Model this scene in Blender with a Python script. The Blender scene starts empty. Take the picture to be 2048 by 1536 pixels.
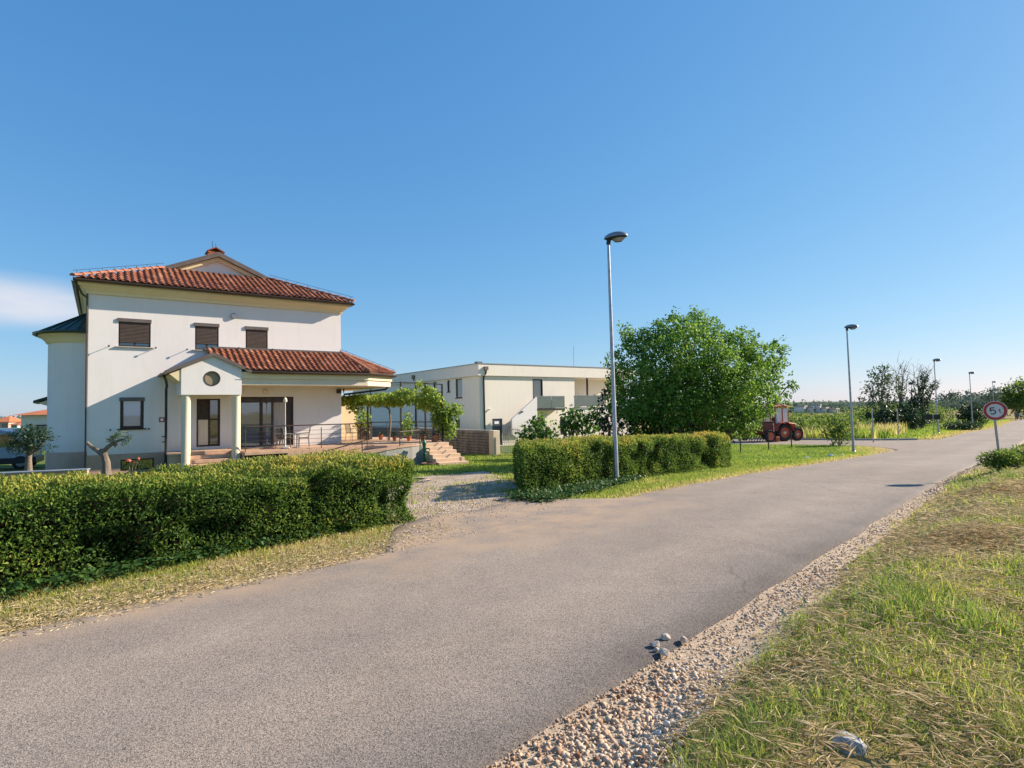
import bpy, bmesh, math, random
import numpy as np
from mathutils import Vector, Matrix
random.seed(7)
RNG = np.random.default_rng(11)
sc = bpy.context.scene
COL = sc.collection
R_ = math.radians

# ------------------------------------------------------------------ camera
EYE = 2.0
pit, rol = R_(2.43), R_(1.05)
Fv = Vector((0, math.cos(pit), math.sin(pit)))
R0 = Vector((1, 0, 0)); U0 = Vector((0, -math.sin(pit), math.cos(pit)))
Rv = math.cos(rol) * R0 - math.sin(rol) * U0
Uv = math.sin(rol) * R0 + math.cos(rol) * U0
cam = bpy.data.cameras.new('camera')
cam.sensor_fit = 'HORIZONTAL'; cam.sensor_width = 36
cam.lens = 1175 / 2048 * 36
cam.clip_start = .05; cam.clip_end = 9000
co = bpy.data.objects.new('camera', cam); COL.objects.link(co)
M = Matrix.Identity(4)
for i in range(3):
    M[i][0] = Rv[i]; M[i][1] = Uv[i]; M[i][2] = -Fv[i]
M[2][3] = EYE
co.matrix_world = M
sc.camera = co

# ------------------------------------------------------------------ light
SUN = Vector((.831, .279, .463)).normalized()
EL = math.asin(SUN.z); AZ = math.atan2(SUN.x, SUN.y)
w = bpy.data.worlds.new('World'); sc.world = w; w.use_nodes = True
nt = w.node_tree; nt.nodes.clear()
wo = nt.nodes.new('ShaderNodeOutputWorld'); bg = nt.nodes.new('ShaderNodeBackground')
sky = nt.nodes.new('ShaderNodeTexSky'); sky.sky_type = 'NISHITA'; sky.sun_disc = False
sky.sun_elevation = EL; sky.sun_rotation = AZ
sky.air_density = 1.0; sky.dust_density = .22; sky.ozone_density = 6; sky.altitude = 0
bg.inputs['Strength'].default_value = .115
# a soft veil of thin cloud low on the left
tc = nt.nodes.new('ShaderNodeTexCoord')
cd = Vector((-.90, 1.0, .205)).normalized()
dotn = nt.nodes.new('ShaderNodeVectorMath'); dotn.operation = 'DISTANCE'
mp = nt.nodes.new('ShaderNodeMapping'); mp.inputs['Scale'].default_value = (1, 1, 5.0)
nt.links.new(tc.outputs['Generated'], mp.inputs['Vector'])
nt.links.new(mp.outputs[0], dotn.inputs[0]); dotn.inputs[1].default_value = (cd.x, cd.y, cd.z * 5.0)
mr = nt.nodes.new('ShaderNodeMapRange'); mr.interpolation_type = 'SMOOTHSTEP'
mr.inputs['From Min'].default_value = .22; mr.inputs['From Max'].default_value = .06
nt.links.new(dotn.outputs['Value'], mr.inputs['Value'])
nz = nt.nodes.new('ShaderNodeTexNoise'); nz.inputs['Scale'].default_value = 3.4; nz.inputs['Detail'].default_value = 5
nt.links.new(mp.outputs[0], nz.inputs['Vector'])
mr2 = nt.nodes.new('ShaderNodeMapRange'); mr2.inputs['From Min'].default_value = .22; mr2.inputs['From Max'].default_value = .62
nt.links.new(nz.outputs['Fac'], mr2.inputs['Value'])
mu = nt.nodes.new('ShaderNodeMath'); mu.operation = 'MULTIPLY'
nt.links.new(mr.outputs[0], mu.inputs[0]); nt.links.new(mr2.outputs[0], mu.inputs[1])
mu2 = nt.nodes.new('ShaderNodeMath'); mu2.operation = 'MULTIPLY'; mu2.inputs[1].default_value = .95
nt.links.new(mu.outputs[0], mu2.inputs[0])
mx = nt.nodes.new('ShaderNodeMix'); mx.data_type = 'RGBA'
nt.links.new(mu2.outputs[0], mx.inputs['Factor'])
# tone of the whole sky: the same power curve per channel in every direction
EXPO = .95; STR = .115
sepc = nt.nodes.new('ShaderNodeSeparateColor'); comc = nt.nodes.new('ShaderNodeCombineColor')
nt.links.new(sky.outputs[0], sepc.inputs[0])
for i_, (g_, a_) in enumerate(((.93, 1.03), (.63, .93), (.42, 1.0))):
    pw = nt.nodes.new('ShaderNodeMath'); pw.operation = 'POWER'; pw.inputs[1].default_value = g_
    ml = nt.nodes.new('ShaderNodeMath'); ml.operation = 'MULTIPLY'; ml.inputs[1].default_value = a_ * STR ** g_ / STR / 2 ** EXPO
    nt.links.new(sepc.outputs[i_], pw.inputs[0]); nt.links.new(pw.outputs[0], ml.inputs[0]); nt.links.new(ml.outputs[0], comc.inputs[i_])
nt.links.new(comc.outputs[0], mx.inputs['A']); q_ = 1 / STR / 2 ** EXPO; mx.inputs['B'].default_value = (.76 * q_, .79 * q_, .88 * q_, 1)
nt.links.new(mx.outputs['Result'], bg.inputs['Color'])
nt.links.new(bg.outputs[0], wo.inputs['Surface'])

sl = bpy.data.lights.new('sun', 'SUN'); sl.energy = 4.9; sl.angle = R_(.53); sl.color = (1, .865, .70)
so = bpy.data.objects.new('sun', sl); COL.objects.link(so)
so.rotation_euler = SUN.to_track_quat('Z', 'Y').to_euler()
so.location = (30, 10, 40)
sc.view_settings.view_transform = 'Standard'; sc.view_settings.look = 'None'
sc.view_settings.gamma = 1; sc.view_settings.use_curve_mapping = False
sc.view_settings.exposure = EXPO
sc.cycles.max_bounces = 6; sc.cycles.diffuse_bounces = 3; sc.cycles.transparent_max_bounces = 6
sc.cycles.use_denoising = True; sc.cycles.denoising_prefilter = 'ACCURATE'

# ------------------------------------------------------------------ helpers
def tag(o, label=None, cat=None, group=None, kind=None):
    if label: o['label'] = label
    if cat: o['category'] = cat
    if group: o['group'] = group
    if kind: o['kind'] = kind
    return o

def empty(name, loc=(0, 0, 0), rz=0, label=None, cat=None, group=None, parent=None):
    o = bpy.data.objects.new(name, None); COL.objects.link(o)
    o.location = loc; o.rotation_euler = (0, 0, rz); o.empty_display_size = .2
    if parent: o.parent = parent
    return tag(o, label, cat, group)

def copy_tree(o, parent=None):
    c = o.copy(); COL.objects.link(c)
    if parent: c.parent = parent
    for ch in list(o.children): copy_tree(ch, c)
    return c

class MB:
    def __init__(s): s.v = []; s.f = []; s.m = []; s.mi = 0
    def add(s, vs, fs):
        n = len(s.v); s.v += [tuple(p) for p in vs]
        for q in fs: s.f.append([i + n for i in q]); s.m.append(s.mi)
        return s
    def quad(s, *p): return s.add(p, [list(range(len(p)))])
    def box(s, x0, x1, y0, y1, z0, z1):
        return s.add([(x0, y0, z0), (x1, y0, z0), (x1, y1, z0), (x0, y1, z0), (x0, y0, z1), (x1, y0, z1), (x1, y1, z1), (x0, y1, z1)],
                     [[0, 3, 2, 1], [4, 5, 6, 7], [0, 1, 5, 4], [1, 2, 6, 5], [2, 3, 7, 6], [3, 0, 4, 7]])
    def prism(s, poly, z0, z1):   # polygon in xy extruded in z
        n = len(poly)
        vs = [(x, y, z0) for x, y in poly] + [(x, y, z1) for x, y in poly]
        fs = [list(range(n))[::-1], list(range(n, 2 * n))] + [[i, (i + 1) % n, n + (i + 1) % n, n + i] for i in range(n)]
        return s.add(vs, fs)
    def extr(s, poly, d):  # arbitrary 3d polygon extruded by vector d
        n = len(poly); d = Vector(d)
        vs = [tuple(p) for p in poly] + [tuple(Vector(p) + d) for p in poly]
        fs = [list(range(n))[::-1], list(range(n, 2 * n))] + [[i, (i + 1) % n, n + (i + 1) % n, n + i] for i in range(n)]
        return s.add(vs, fs)
    def tube(s, path, r, n=8, caps=True):
        path = [Vector(p) for p in path]; k = len(path)
        rs = r if isinstance(r, (list, tuple)) else [r] * k
        vs = []; up = None
        for i, p in enumerate(path):
            d = (path[min(i + 1, k - 1)] - path[max(i - 1, 0)]).normalized()
            if up is None:
                up = Vector((0, 0, 1)) if abs(d.z) < .9 else Vector((1, 0, 0))
            a = d.cross(up)
            if a.length < 1e-4: a = d.cross(Vector((0, 1, 0)))
            a.normalize(); b = a.cross(d).normalized(); up = b
            for j in range(n):
                t = 2 * math.pi * j / n
                vs.append(p + (a * math.cos(t) + b * math.sin(t)) * rs[i])
        fs = []
        for i in range(k - 1):
            for j in range(n):
                fs.append([i * n + j, i * n + (j + 1) % n, (i + 1) * n + (j + 1) % n, (i + 1) * n + j])
        if caps:
            fs.append(list(range(n))[::-1]); fs.append([(k - 1) * n + j for j in range(n)])
        return s.add(vs, fs)
    def lathe(s, prof, c=(0, 0, 0), n=20, axis='z', sx=1, sy=1):
        vs = []; c = Vector(c)
        for r, h in prof:
            for j in range(n):
                t = 2 * math.pi * j / n; a, b = r * math.cos(t) * sx, r * math.sin(t) * sy
                vs.append(c + (Vector((a, b, h)) if axis == 'z' else Vector((a, h, b)) if axis == 'y' else Vector((h, a, b))))
        k = len(prof); fs = []
        for i in range(k - 1):
            for j in range(n):
                fs.append([i * n + j, i * n + (j + 1) % n, (i + 1) * n + (j + 1) % n, (i + 1) * n + j])
        if prof[0][0] > 1e-5 and tuple(prof[0]) != tuple(prof[-1]): fs.append(list(range(n))[::-1])
        if prof[-1][0] > 1e-5 and tuple(prof[0]) != tuple(prof[-1]): fs.append([(k - 1) * n + j for j in range(n)])
        return s.add(vs, fs)
    def build(s, name, mat, parent=None, smooth=False, bevel=0, recalc=True):
        me = bpy.data.meshes.new(name); me.from_pydata(s.v, [], s.f)
        if not isinstance(mat, (list, tuple)): mat = [mat]
        for m_ in mat: me.materials.append(m_)
        me.polygons.foreach_set('material_index', s.m)
        if recalc or bevel:
            b = bmesh.new(); b.from_mesh(me)
            bmesh.ops.remove_doubles(b, verts=b.verts, dist=1e-5)
            bmesh.ops.recalc_face_normals(b, faces=b.faces)
            if bevel:
                ed = [e for e in b.edges if len(e.link_faces) == 2 and e.calc_face_angle(0) > .6]
                bmesh.ops.bevel(b, geom=ed, offset=bevel, segments=1, affect='EDGES', clamp_overlap=True)
            b.to_mesh(me); b.free()
        if smooth:
            me.polygons.foreach_set('use_smooth', [True] * len(me.polygons))
            me.set_sharp_from_angle(angle=R_(40))
        o = bpy.data.objects.new(name, me); COL.objects.link(o)
        if parent: o.parent = parent
        return o

def np_mesh(name, V, F, mat, attrs=None, parent=None, smooth=False):
    """V (n,3), F (m,k) all faces k-gons"""
    V = np.asarray(V, np.float32); F = np.asarray(F, np.int32)
    me = bpy.data.meshes.new(name)
    me.vertices.add(len(V)); me.vertices.foreach_set('co', V.ravel())
    m_, k = F.shape
    me.loops.add(m_ * k); me.loops.foreach_set('vertex_index', F.ravel())
    me.polygons.add(m_)
    me.polygons.foreach_set('loop_start', np.arange(0, m_ * k, k, dtype=np.int32))
    if smooth: me.polygons.foreach_set('use_smooth', np.ones(m_, bool))
    me.materials.append(mat)
    for nme, a in (attrs or {}).items():
        at = me.attributes.new(nme, 'FLOAT', 'POINT'); at.data.foreach_set('value', np.asarray(a, np.float32))
    me.update(calc_edges=True)
    o = bpy.data.objects.new(name, me); COL.objects.link(o)
    if parent: o.parent = parent
    return o

def unit(a): return a / np.maximum(np.linalg.norm(a, axis=-1, keepdims=True), 1e-9)

_tab = np.random.default_rng(5).random((64, 64))
def vnoise(x, y, s=1.0):
    x = np.asarray(x, float) / s + 100.3; y = np.asarray(y, float) / s + 57.7
    i = np.floor(x).astype(int); j = np.floor(y).astype(int); fx = x - i; fy = y - j
    fx = fx * fx * (3 - 2 * fx); fy = fy * fy * (3 - 2 * fy)
    a = _tab[i % 64, j % 64]; b = _tab[(i + 1) % 64, j % 64]; c = _tab[i % 64, (j + 1) % 64]; d = _tab[(i + 1) % 64, (j + 1) % 64]
    return (a * (1 - fx) + b * fx) * (1 - fy) + (c * (1 - fx) + d * fx) * fy
def fbm(x, y, s): return .5 * vnoise(x, y, s) + .3 * vnoise(x + 9, y - 4, s * .47) + .2 * vnoise(x - 3, y + 8, s * .21)

# terrain
_kx = np.array([-400, 0, 14, 18, 22, 27, 31, 40, 53, 60, 71, 100, 150, 400, 6000.])
_kz = np.array([0, 0, 0, -.1, -.28, -.5, -.62, -.75, -.91, -1.1, -1.4, -1.5, -1.7, -2.6, -6.])
_gx = np.concatenate([np.arange(-60, 220, .5), np.arange(220, 7000, 20)])
_gz = np.interp(_gx, _kx, _kz)
_k = np.ones(7) / 7
_gz[10:550] = np.convolve(_gz, _k, 'same')[10:550]
TA = R_(43.6)
Tx, Ty = math.sin(TA), math.cos(TA)
def to_rd(x, y): return x * Tx + y * Ty, -x * Ty + y * Tx
def to_xy(t, o): return t * Tx - o * Ty, t * Ty + o * Tx
def sstep(a, b, x):
    q = np.clip((np.asarray(x, float) - a) / (b - a), 0, 1); return q * q * (3 - 2 * q)
def Gz(x, y):
    x = np.asarray(x, float); y = np.asarray(y, float)
    t, o = to_rd(x, y)
    z = np.interp(y, _gx, _gz)
    side = np.clip(1 - (t - 30) / 40, 0, 1)
    bank = .34 * sstep(2.15, 1.0, o) * side + .25 * sstep(1, -6, o) * side
    bump = (vnoise(x, y, 1.1) - .5) * .06 * sstep(2.0, 1.3, o) * side
    return z + bank + bump
def gz(x, y): return float(Gz(x, y))
ROAD_R, ROAD_L = 2.47, 7.05

# ------------------------------------------------------------------ materials
def new_mat(name):
    m = bpy.data.materials.new(name); m.use_nodes = True
    return m, m.node_tree, m.node_tree.nodes['Principled BSDF']

def ramp(nt, fac, stops):
    r = nt.nodes.new('ShaderNodeValToRGB'); e = r.color_ramp.elements
    while len(e) > 1: e.remove(e[-1])
    for i, (p, c) in enumerate(stops):
        q = e[0] if i == 0 else e.new(p)
        q.position = p; q.color = (*c, 1)
    nt.links.new(fac, r.inputs['Fac'])
    return r.outputs['Color']

def noise(nt, scale, detail=6, rough=.6, vec=None, stretch=None, coord='Object'):
    n = nt.nodes.new('ShaderNodeTexNoise'); n.inputs['Scale'].default_value = scale
    n.inputs['Detail'].default_value = detail; n.inputs['Roughness'].default_value = rough
    if vec is None:
        t = nt.nodes.new('ShaderNodeTexCoord'); vec = t.outputs[coord]
    if stretch:
        m_ = nt.nodes.new('ShaderNodeMapping'); m_.inputs['Scale'].default_value = stretch
        nt.links.new(vec, m_.inputs['Vector']); vec = m_.outputs[0]
    nt.links.new(vec, n.inputs['Vector'])
    return n.outputs['Fac']

def bumpn(nt, bsdf, h, strength, dist=.01):
    b = nt.nodes.new('ShaderNodeBump'); b.inputs['Strength'].default_value = strength; b.inputs['Distance'].default_value = dist
    nt.links.new(h, b.inputs['Height']); nt.links.new(b.outputs[0], bsdf.inputs['Normal'])

def pm(name, c1, c2=None, scale=2.0, rough=.8, bump=0, bscale=40, metal=0, spec=.4, stretch=None, detail=6, dist=.01, lo=.35, hi=.65):
    m, nt, b = new_mat(name)
    c2 = c2 or tuple(min(1, x * 1.12) for x in c1)
    col = ramp(nt, noise(nt, scale, detail, stretch=stretch), [(lo, c1), (hi, c2)])
    nt.links.new(col, b.inputs['Base Color'])
    b.inputs['Roughness'].default_value = rough; b.inputs['Metallic'].default_value = metal
    b.inputs['Specular IOR Level'].default_value = spec
    if bump: bumpn(nt, b, noise(nt, bscale, 4), bump, dist)
    return m

def leaf_mat(name, stops, trans=.35, rough=.45, spec=.35):
    m, nt, b = new_mat(name)
    at = nt.nodes.new('ShaderNodeAttribute'); at.attribute_name = 'tint'
    col = ramp(nt, at.outputs['Fac'], stops)
    nt.links.new(col, b.inputs['Base Color']); b.inputs['Roughness'].default_value = rough
    b.inputs['Specular IOR Level'].default_value = spec
    tr = nt.nodes.new('ShaderNodeBsdfTranslucent')
    hs = nt.nodes.new('ShaderNodeHueSaturation'); hs.inputs['Value'].default_value = 1.5; hs.inputs['Hue'].default_value = .485
    nt.links.new(col, hs.inputs['Color']); nt.links.new(hs.outputs[0], tr.inputs['Color'])
    mxs = nt.nodes.new('ShaderNodeMixShader'); mxs.inputs[0].default_value = trans
    nt.links.new(b.outputs[0], mxs.inputs[1]); nt.links.new(tr.outputs[0], mxs.inputs[2])
    nt.links.new(mxs.outputs[0], nt.nodes['Material Output'].inputs['Surface'])
    return m

def stucco(name, c, dirt=.1):
    m, nt, b = new_mat(name)
    d = tuple(x * (1 - dirt) for x in c)
    a = noise(nt, .7, 8, .65); s_ = noise(nt, 3.5, 5, .6, stretch=(1, 1, .12))
    col = ramp(nt, a, [(.3, d), (.62, c)])
    col2 = ramp(nt, s_, [(.3, (.955, .95, .94)), (.5, (1, 1, 1))])
    mxx = nt.nodes.new('ShaderNodeMix'); mxx.data_type = 'RGBA'; mxx.blend_type = 'MULTIPLY'; mxx.inputs['Factor'].default_value = 1
    nt.links.new(col, mxx.inputs['A']); nt.links.new(col2, mxx.inputs['B'])
    tz = nt.nodes.new('ShaderNodeTexCoord'); sz = nt.nodes.new('ShaderNodeSeparateXYZ'); nt.links.new(tz.outputs['Object'], sz.inputs[0])
    mz = nt.nodes.new('ShaderNodeMapRange'); mz.inputs['From Min'].default_value = 1.25; mz.inputs['From Max'].default_value = .3; nt.links.new(sz.outputs['Z'], mz.inputs['Value'])
    mn = nt.nodes.new('ShaderNodeMath'); mn.operation = 'MULTIPLY'; nt.links.new(mz.outputs[0], mn.inputs[0]); nt.links.new(noise(nt, 2.6, 7, .7), mn.inputs[1])
    md_ = nt.nodes.new('ShaderNodeMix'); md_.data_type = 'RGBA'; md_.blend_type = 'MULTIPLY'; nt.links.new(mn.outputs[0], md_.inputs['Factor']); nt.links.new(mxx.outputs['Result'], md_.inputs['A']); md_.inputs['B'].default_value = (.74, .68, .60, 1)
    nt.links.new(md_.outputs['Result'], b.inputs['Base Color'])
    b.inputs['Roughness'].default_value = .9; b.inputs['Specular IOR Level'].default_value = .2
    bumpn(nt, b, noise(nt, 60, 4), .12, .005)
    return m

MT = {}
MT['white'] = stucco('white_stucco', (.82, .77, .745), .05)
MT['cream'] = stucco('cream_stucco', (.86, .71, .46), .05)
MT['ivory'] = stucco('ivory_stucco', (.76, .65, .51), .06)
MT['plinth'] = pm('plinth_render', (.40, .265, .19), (.50, .34, .25), 1.2, .9, .4, 50)
MT['tile_pink'] = pm('terrace_tile', (.48, .30, .195), (.60, .40, .27), 3, .6, .1, 60)
MT['brown'] = pm('brown_metal', (.055, .035, .03), (.075, .05, .042), 3, .45)
MT['barge'] = pm('grey_brown_metal', (.12, .095, .085), (.16, .13, .115), 3, .5)
MT['greenmetal'] = pm('dark_green_metal', (.012, .04, .036), (.02, .06, .05), 3, .4)
MT['black'] = pm('black_metal', (.015, .014, .014), (.03, .028, .026), 5, .45)
MT['frame'] = pm('dark_wood_frame', (.035, .02, .015), (.06, .035, .025), 6, .5)
MT['shutter'] = pm('brown_shutter', (.075, .052, .042), (.10, .07, .057), 4, .6)
MT['grey'] = pm('grey_metal', (.26, .26, .27), (.33, .33, .34), 4, .4, metal=.6)
MT['galv'] = pm('galvanised_steel', (.30, .31, .33), (.42, .43, .45), 9, .42, metal=.7)
MT['conc'] = pm('concrete', (.30, .285, .26), (.44, .42, .385), 1.8, .9, .4, 60, stretch=(1, 1, .3))
MT['board'] = pm('board_marked_concrete', (.13, .118, .105), (.26, .235, .205), 2.2, .9, .5, 40, stretch=(1, 1, .25))
MT['stone_step'] = pm('stone_step', (.58, .40, .26), (.68, .50, .34), 4, .75, .2, 60)
MT['red'] = pm('faded_red_paint', (.42, .075, .035), (.50, .125, .06), 2.2, .55)
MT['tyre'] = pm('tyre_rubber', (.018, .017, .016), (.03, .028, .026), 8, .85)
MT['pot'] = pm('terracotta', (.48, .14, .06), (.58, .2, .09), 6, .8)
MT['pumpg'] = pm('green_paint', (.012, .10, .05), (.02, .15, .08), 6, .4)
MT['bark'] = pm('bark', (.13, .10, .075), (.27, .22, .17), 7, .95, .9, 22, stretch=(1, 1, .25), dist=.03)
MT['palebark'] = pm('pale_bark', (.13, .10, .078), (.27, .22, .175), 6, .95, .9, 22, stretch=(1, 1, .25), dist=.03)
MT['core'] = pm('twig_shade', (.012, .012, .006), (.024, .02, .011), 12, 1, spec=0)
MT['whitepaint'] = pm('white_paint', (.76, .76, .75), (.82, .82, .8), 3, .45)
MT['paper'] = pm('paper_white', (.8, .8, .8), None, 3, .7)
MT['stone'] = pm('limestone', (.36, .305, .25), (.56, .49, .42), 14, .85, .5, 60)
MT['bluestone'] = pm('blue_grey_stone', (.20, .22, .25), (.55, .55, .55), 22, .85, .6, 30)
MT['curtain'] = pm('curtain', (.42, .38, .36), (.55, .5, .47), 9, .9, stretch=(1, 1, .05))
MT['wicker'] = pm('dark_wicker', (.06, .045, .038), (.10, .08, .065), 30, .7)
MT['skin'] = pm('skin', (.5, .3, .22), None, 4, .6)
MT['glassrail'] = pm('tinted_glass_panel', (.12, .15, .135), (.15, .18, .16), 1, .12, spec=.7)
MT['grey_door'] = pm('blue_grey_door', (.07, .08, .10), (.09, .10, .125), 2, .4)
MT['room'] = pm('dark_room', (.012, .011, .01), (.02, .018, .016), 2, .9)

def glass_mat(name, c=(.02, .025, .03), rough=.03, coat=.0):
    m, nt, b = new_mat(name)
    b.inputs['Base Color'].default_value = (*c, 1); b.inputs['Roughness'].default_value = rough
    b.inputs['Specular IOR Level'].default_value = 1.0; b.inputs['IOR'].default_value = 1.9
    bumpn(nt, b, noise(nt, .9, 2), .04, .05)
    return m
MT['glass'] = glass_mat('window_glass')
MT['glass2'] = glass_mat('pale_window_glass', (.10, .13, .17))
MT['clear'] = None
def clear_glass():
    m, nt, b = new_mat('cab_glass')
    b.inputs['Base Color'].default_value = (.75, .8, .82, 1); b.inputs['Roughness'].default_value = .05
    b.inputs['Alpha'].default_value = .45; b.inputs['Specular IOR Level'].default_value = .8
    return m
MT['clear'] = clear_glass()

def tile_material():
    m, nt, b = new_mat('clay_roof_tile')
    oi = nt.nodes.new('ShaderNodeObjectInfo')
    at = nt.nodes.new('ShaderNodeAttribute'); at.attribute_name = 'tint'
    ad = nt.nodes.new('ShaderNodeMath'); ad.operation = 'ADD'
    nt.links.new(oi.outputs['Random'], ad.inputs[0]); nt.links.new(at.outputs['Fac'], ad.inputs[1])
    fr = nt.nodes.new('ShaderNodeMath'); fr.operation = 'FRACT'; nt.links.new(ad.outputs[0], fr.inputs[0])
    col = ramp(nt, fr.outputs[0], [(0, (.185, .062, .034)), (.35, (.27, .092, .048)), (.7, (.33, .122, .064)), (1, (.42, .19, .11))])
    n = ramp(nt, noise(nt, 9, 5), [(.3, (.72, .72, .72)), (.6, (1, 1, 1))])
    mm = nt.nodes.new('ShaderNodeMix'); mm.data_type = 'RGBA'; mm.blend_type = 'MULTIPLY'; mm.inputs['Factor'].default_value = .8
    nt.links.new(col, mm.inputs['A']); nt.links.new(n, mm.inputs['B']); nt.links.new(mm.outputs['Result'], b.inputs['Base Color'])
    b.inputs['Roughness'].default_value = .8; b.inputs['Specular IOR Level'].default_value = .25
    return m
MT['tile'] = tile_material()
MT['ridge'] = pm('ridge_tile_clay', (.30, .11, .06), (.40, .17, .10), 5, .85)

def asphalt():
    m, nt, b = new_mat('worn_asphalt')
    t = nt.nodes.new('ShaderNodeTexCoord'); vec = t.outputs['Object']
    big = noise(nt, .22, 5, .55, vec); mid = noise(nt, 1.6, 5, .6, vec); fine = noise(nt, 55, 3, .7, vec)
    vor = nt.nodes.new('ShaderNodeTexVoronoi'); vor.inputs['Scale'].default_value = 150; nt.links.new(vec, vor.inputs['Vector'])
    base = ramp(nt, big, [(.3, (.246, .212, .182)), (.5, (.276, .238, .206)), (.7, (.304, .264, .228))])
    spk = ramp(nt, vor.outputs['Color'], [(.2, (.36, .36, .38)), (.38, (.80, .79, .78)), (.6, (1.10, 1.08, 1.05)), (.8, (1.55, 1.48, 1.38))])
    m1 = nt.nodes.new('ShaderNodeMix'); m1.data_type = 'RGBA'; m1.blend_type = 'MULTIPLY'; m1.inputs['Factor'].default_value = .9
    nt.links.new(base, m1.inputs['A']); nt.links.new(spk, m1.inputs['B'])
    md = ramp(nt, mid, [(.3, (.88, .88, .89)), (.7, (1.06, 1.05, 1.04))])
    m2 = nt.nodes.new('ShaderNodeMix'); m2.data_type = 'RGBA'; m2.blend_type = 'MULTIPLY'; m2.inputs['Factor'].default_value = 1
    nt.links.new(m1.outputs['Result'], m2.inputs['A']); nt.links.new(md, m2.inputs['B'])
    # hairline cracks and worn wheel paths
    vc = nt.nodes.new('ShaderNodeTexVoronoi'); vc.feature = 'DISTANCE_TO_EDGE'; vc.inputs['Scale'].default_value = .42
    wn = nt.nodes.new('ShaderNodeTexNoise'); wn.inputs['Scale'].default_value = 1.3; wn.inputs['Detail'].default_value = 6; nt.links.new(vec, wn.inputs['Vector'])
    wv = nt.nodes.new('ShaderNodeMix'); wv.data_type = 'VECTOR'; wv.inputs['Factor'].default_value = .35
    nt.links.new(vec, wv.inputs['A']); nt.links.new(wn.outputs['Color'], wv.inputs['B']); nt.links.new(wv.outputs['Result'], vc.inputs['Vector'])
    ck = nt.nodes.new('ShaderNodeMapRange'); ck.inputs['From Min'].default_value = .0; ck.inputs['From Max'].default_value = .008; nt.links.new(vc.outputs['Distance'], ck.inputs['Value'])
    cm_ = nt.nodes.new('ShaderNodeMapRange'); cm_.inputs['From Min'].default_value = .50; cm_.inputs['From Max'].default_value = .6; nt.links.new(noise(nt, .16, 3, .5, vec), cm_.inputs['Value'])
    iv = nt.nodes.new('ShaderNodeMath'); iv.operation = 'SUBTRACT'; iv.inputs[0].default_value = 1; nt.links.new(ck.outputs[0], iv.inputs[1])
    cf = nt.nodes.new('ShaderNodeMath'); cf.operation = 'MULTIPLY'; nt.links.new(iv.outputs[0], cf.inputs[0]); nt.links.new(cm_.outputs[0], cf.inputs[1])
    cf2 = nt.nodes.new('ShaderNodeMath'); cf2.operation = 'MULTIPLY'; cf2.inputs[1].default_value = .45; nt.links.new(cf.outputs[0], cf2.inputs[0])
    atr = nt.nodes.new('ShaderNodeAttribute'); atr.attribute_name = 'track'
    mt_ = nt.nodes.new('ShaderNodeMix'); mt_.data_type = 'RGBA'; mt_.blend_type = 'MULTIPLY'; nt.links.new(atr.outputs['Fac'], mt_.inputs['Factor']); nt.links.new(m2.outputs['Result'], mt_.inputs['A']); mt_.inputs['B'].default_value = (1.12, 1.10, 1.06, 1)
    m2b = nt.nodes.new('ShaderNodeMix'); m2b.data_type = 'RGBA'; nt.links.new(cf2.outputs[0], m2b.inputs['Factor']); nt.links.new(mt_.outputs['Result'], m2b.inputs['A']); m2b.inputs['B'].default_value = (.07, .06, .055, 1)
    m2 = m2b
    # unworn darker binder towards the edge, dust at the drive mouth: painted from attributes of the sheet
    at = nt.nodes.new('ShaderNodeAttribute'); at.attribute_name = 'edge'
    m3 = nt.nodes.new('ShaderNodeMix'); m3.data_type = 'RGBA'; m3.blend_type = 'MULTIPLY'
    nt.links.new(at.outputs['Fac'], m3.inputs['Factor']); nt.links.new(m2.outputs['Result'], m3.inputs['A']); m3.inputs['B'].default_value = (.42, .43, .47, 1)
    ad = nt.nodes.new('ShaderNodeAttribute'); ad.attribute_name = 'dust'
    dn = nt.nodes.new('ShaderNodeMath'); dn.operation = 'MULTIPLY'; nt.links.new(ad.outputs['Fac'], dn.inputs[0])
    dnr = nt.nodes.new('ShaderNodeMapRange'); dnr.inputs['From Min'].default_value = .35; dnr.inputs['From Max'].default_value = .6
    nt.links.new(noise(nt, 1.1, 7, .65, vec), dnr.inputs['Value']); nt.links.new(dnr.outputs[0], dn.inputs[1])
    m4 = nt.nodes.new('ShaderNodeMix'); m4.data_type = 'RGBA'
    nt.links.new(dn.outputs[0], m4.inputs['Factor']); nt.links.new(m3.outputs['Result'], m4.inputs['A']); m4.inputs['B'].default_value = (.40, .29, .20, 1)
    nt.links.new(m4.outputs['Result'], b.inputs['Base Color'])
    b.inputs['Roughness'].default_value = .92; b.inputs['Specular IOR Level'].default_value = .25
    hh = nt.nodes.new('ShaderNodeMath'); hh.operation = 'ADD'
    nt.links.new(vor.outputs['Distance'], hh.inputs[0]); nt.links.new(fine, hh.inputs[1])
    bumpn(nt, b, hh.outputs[0], .35, .006)
    return m
MT['asphalt'] = asphalt()

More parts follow.
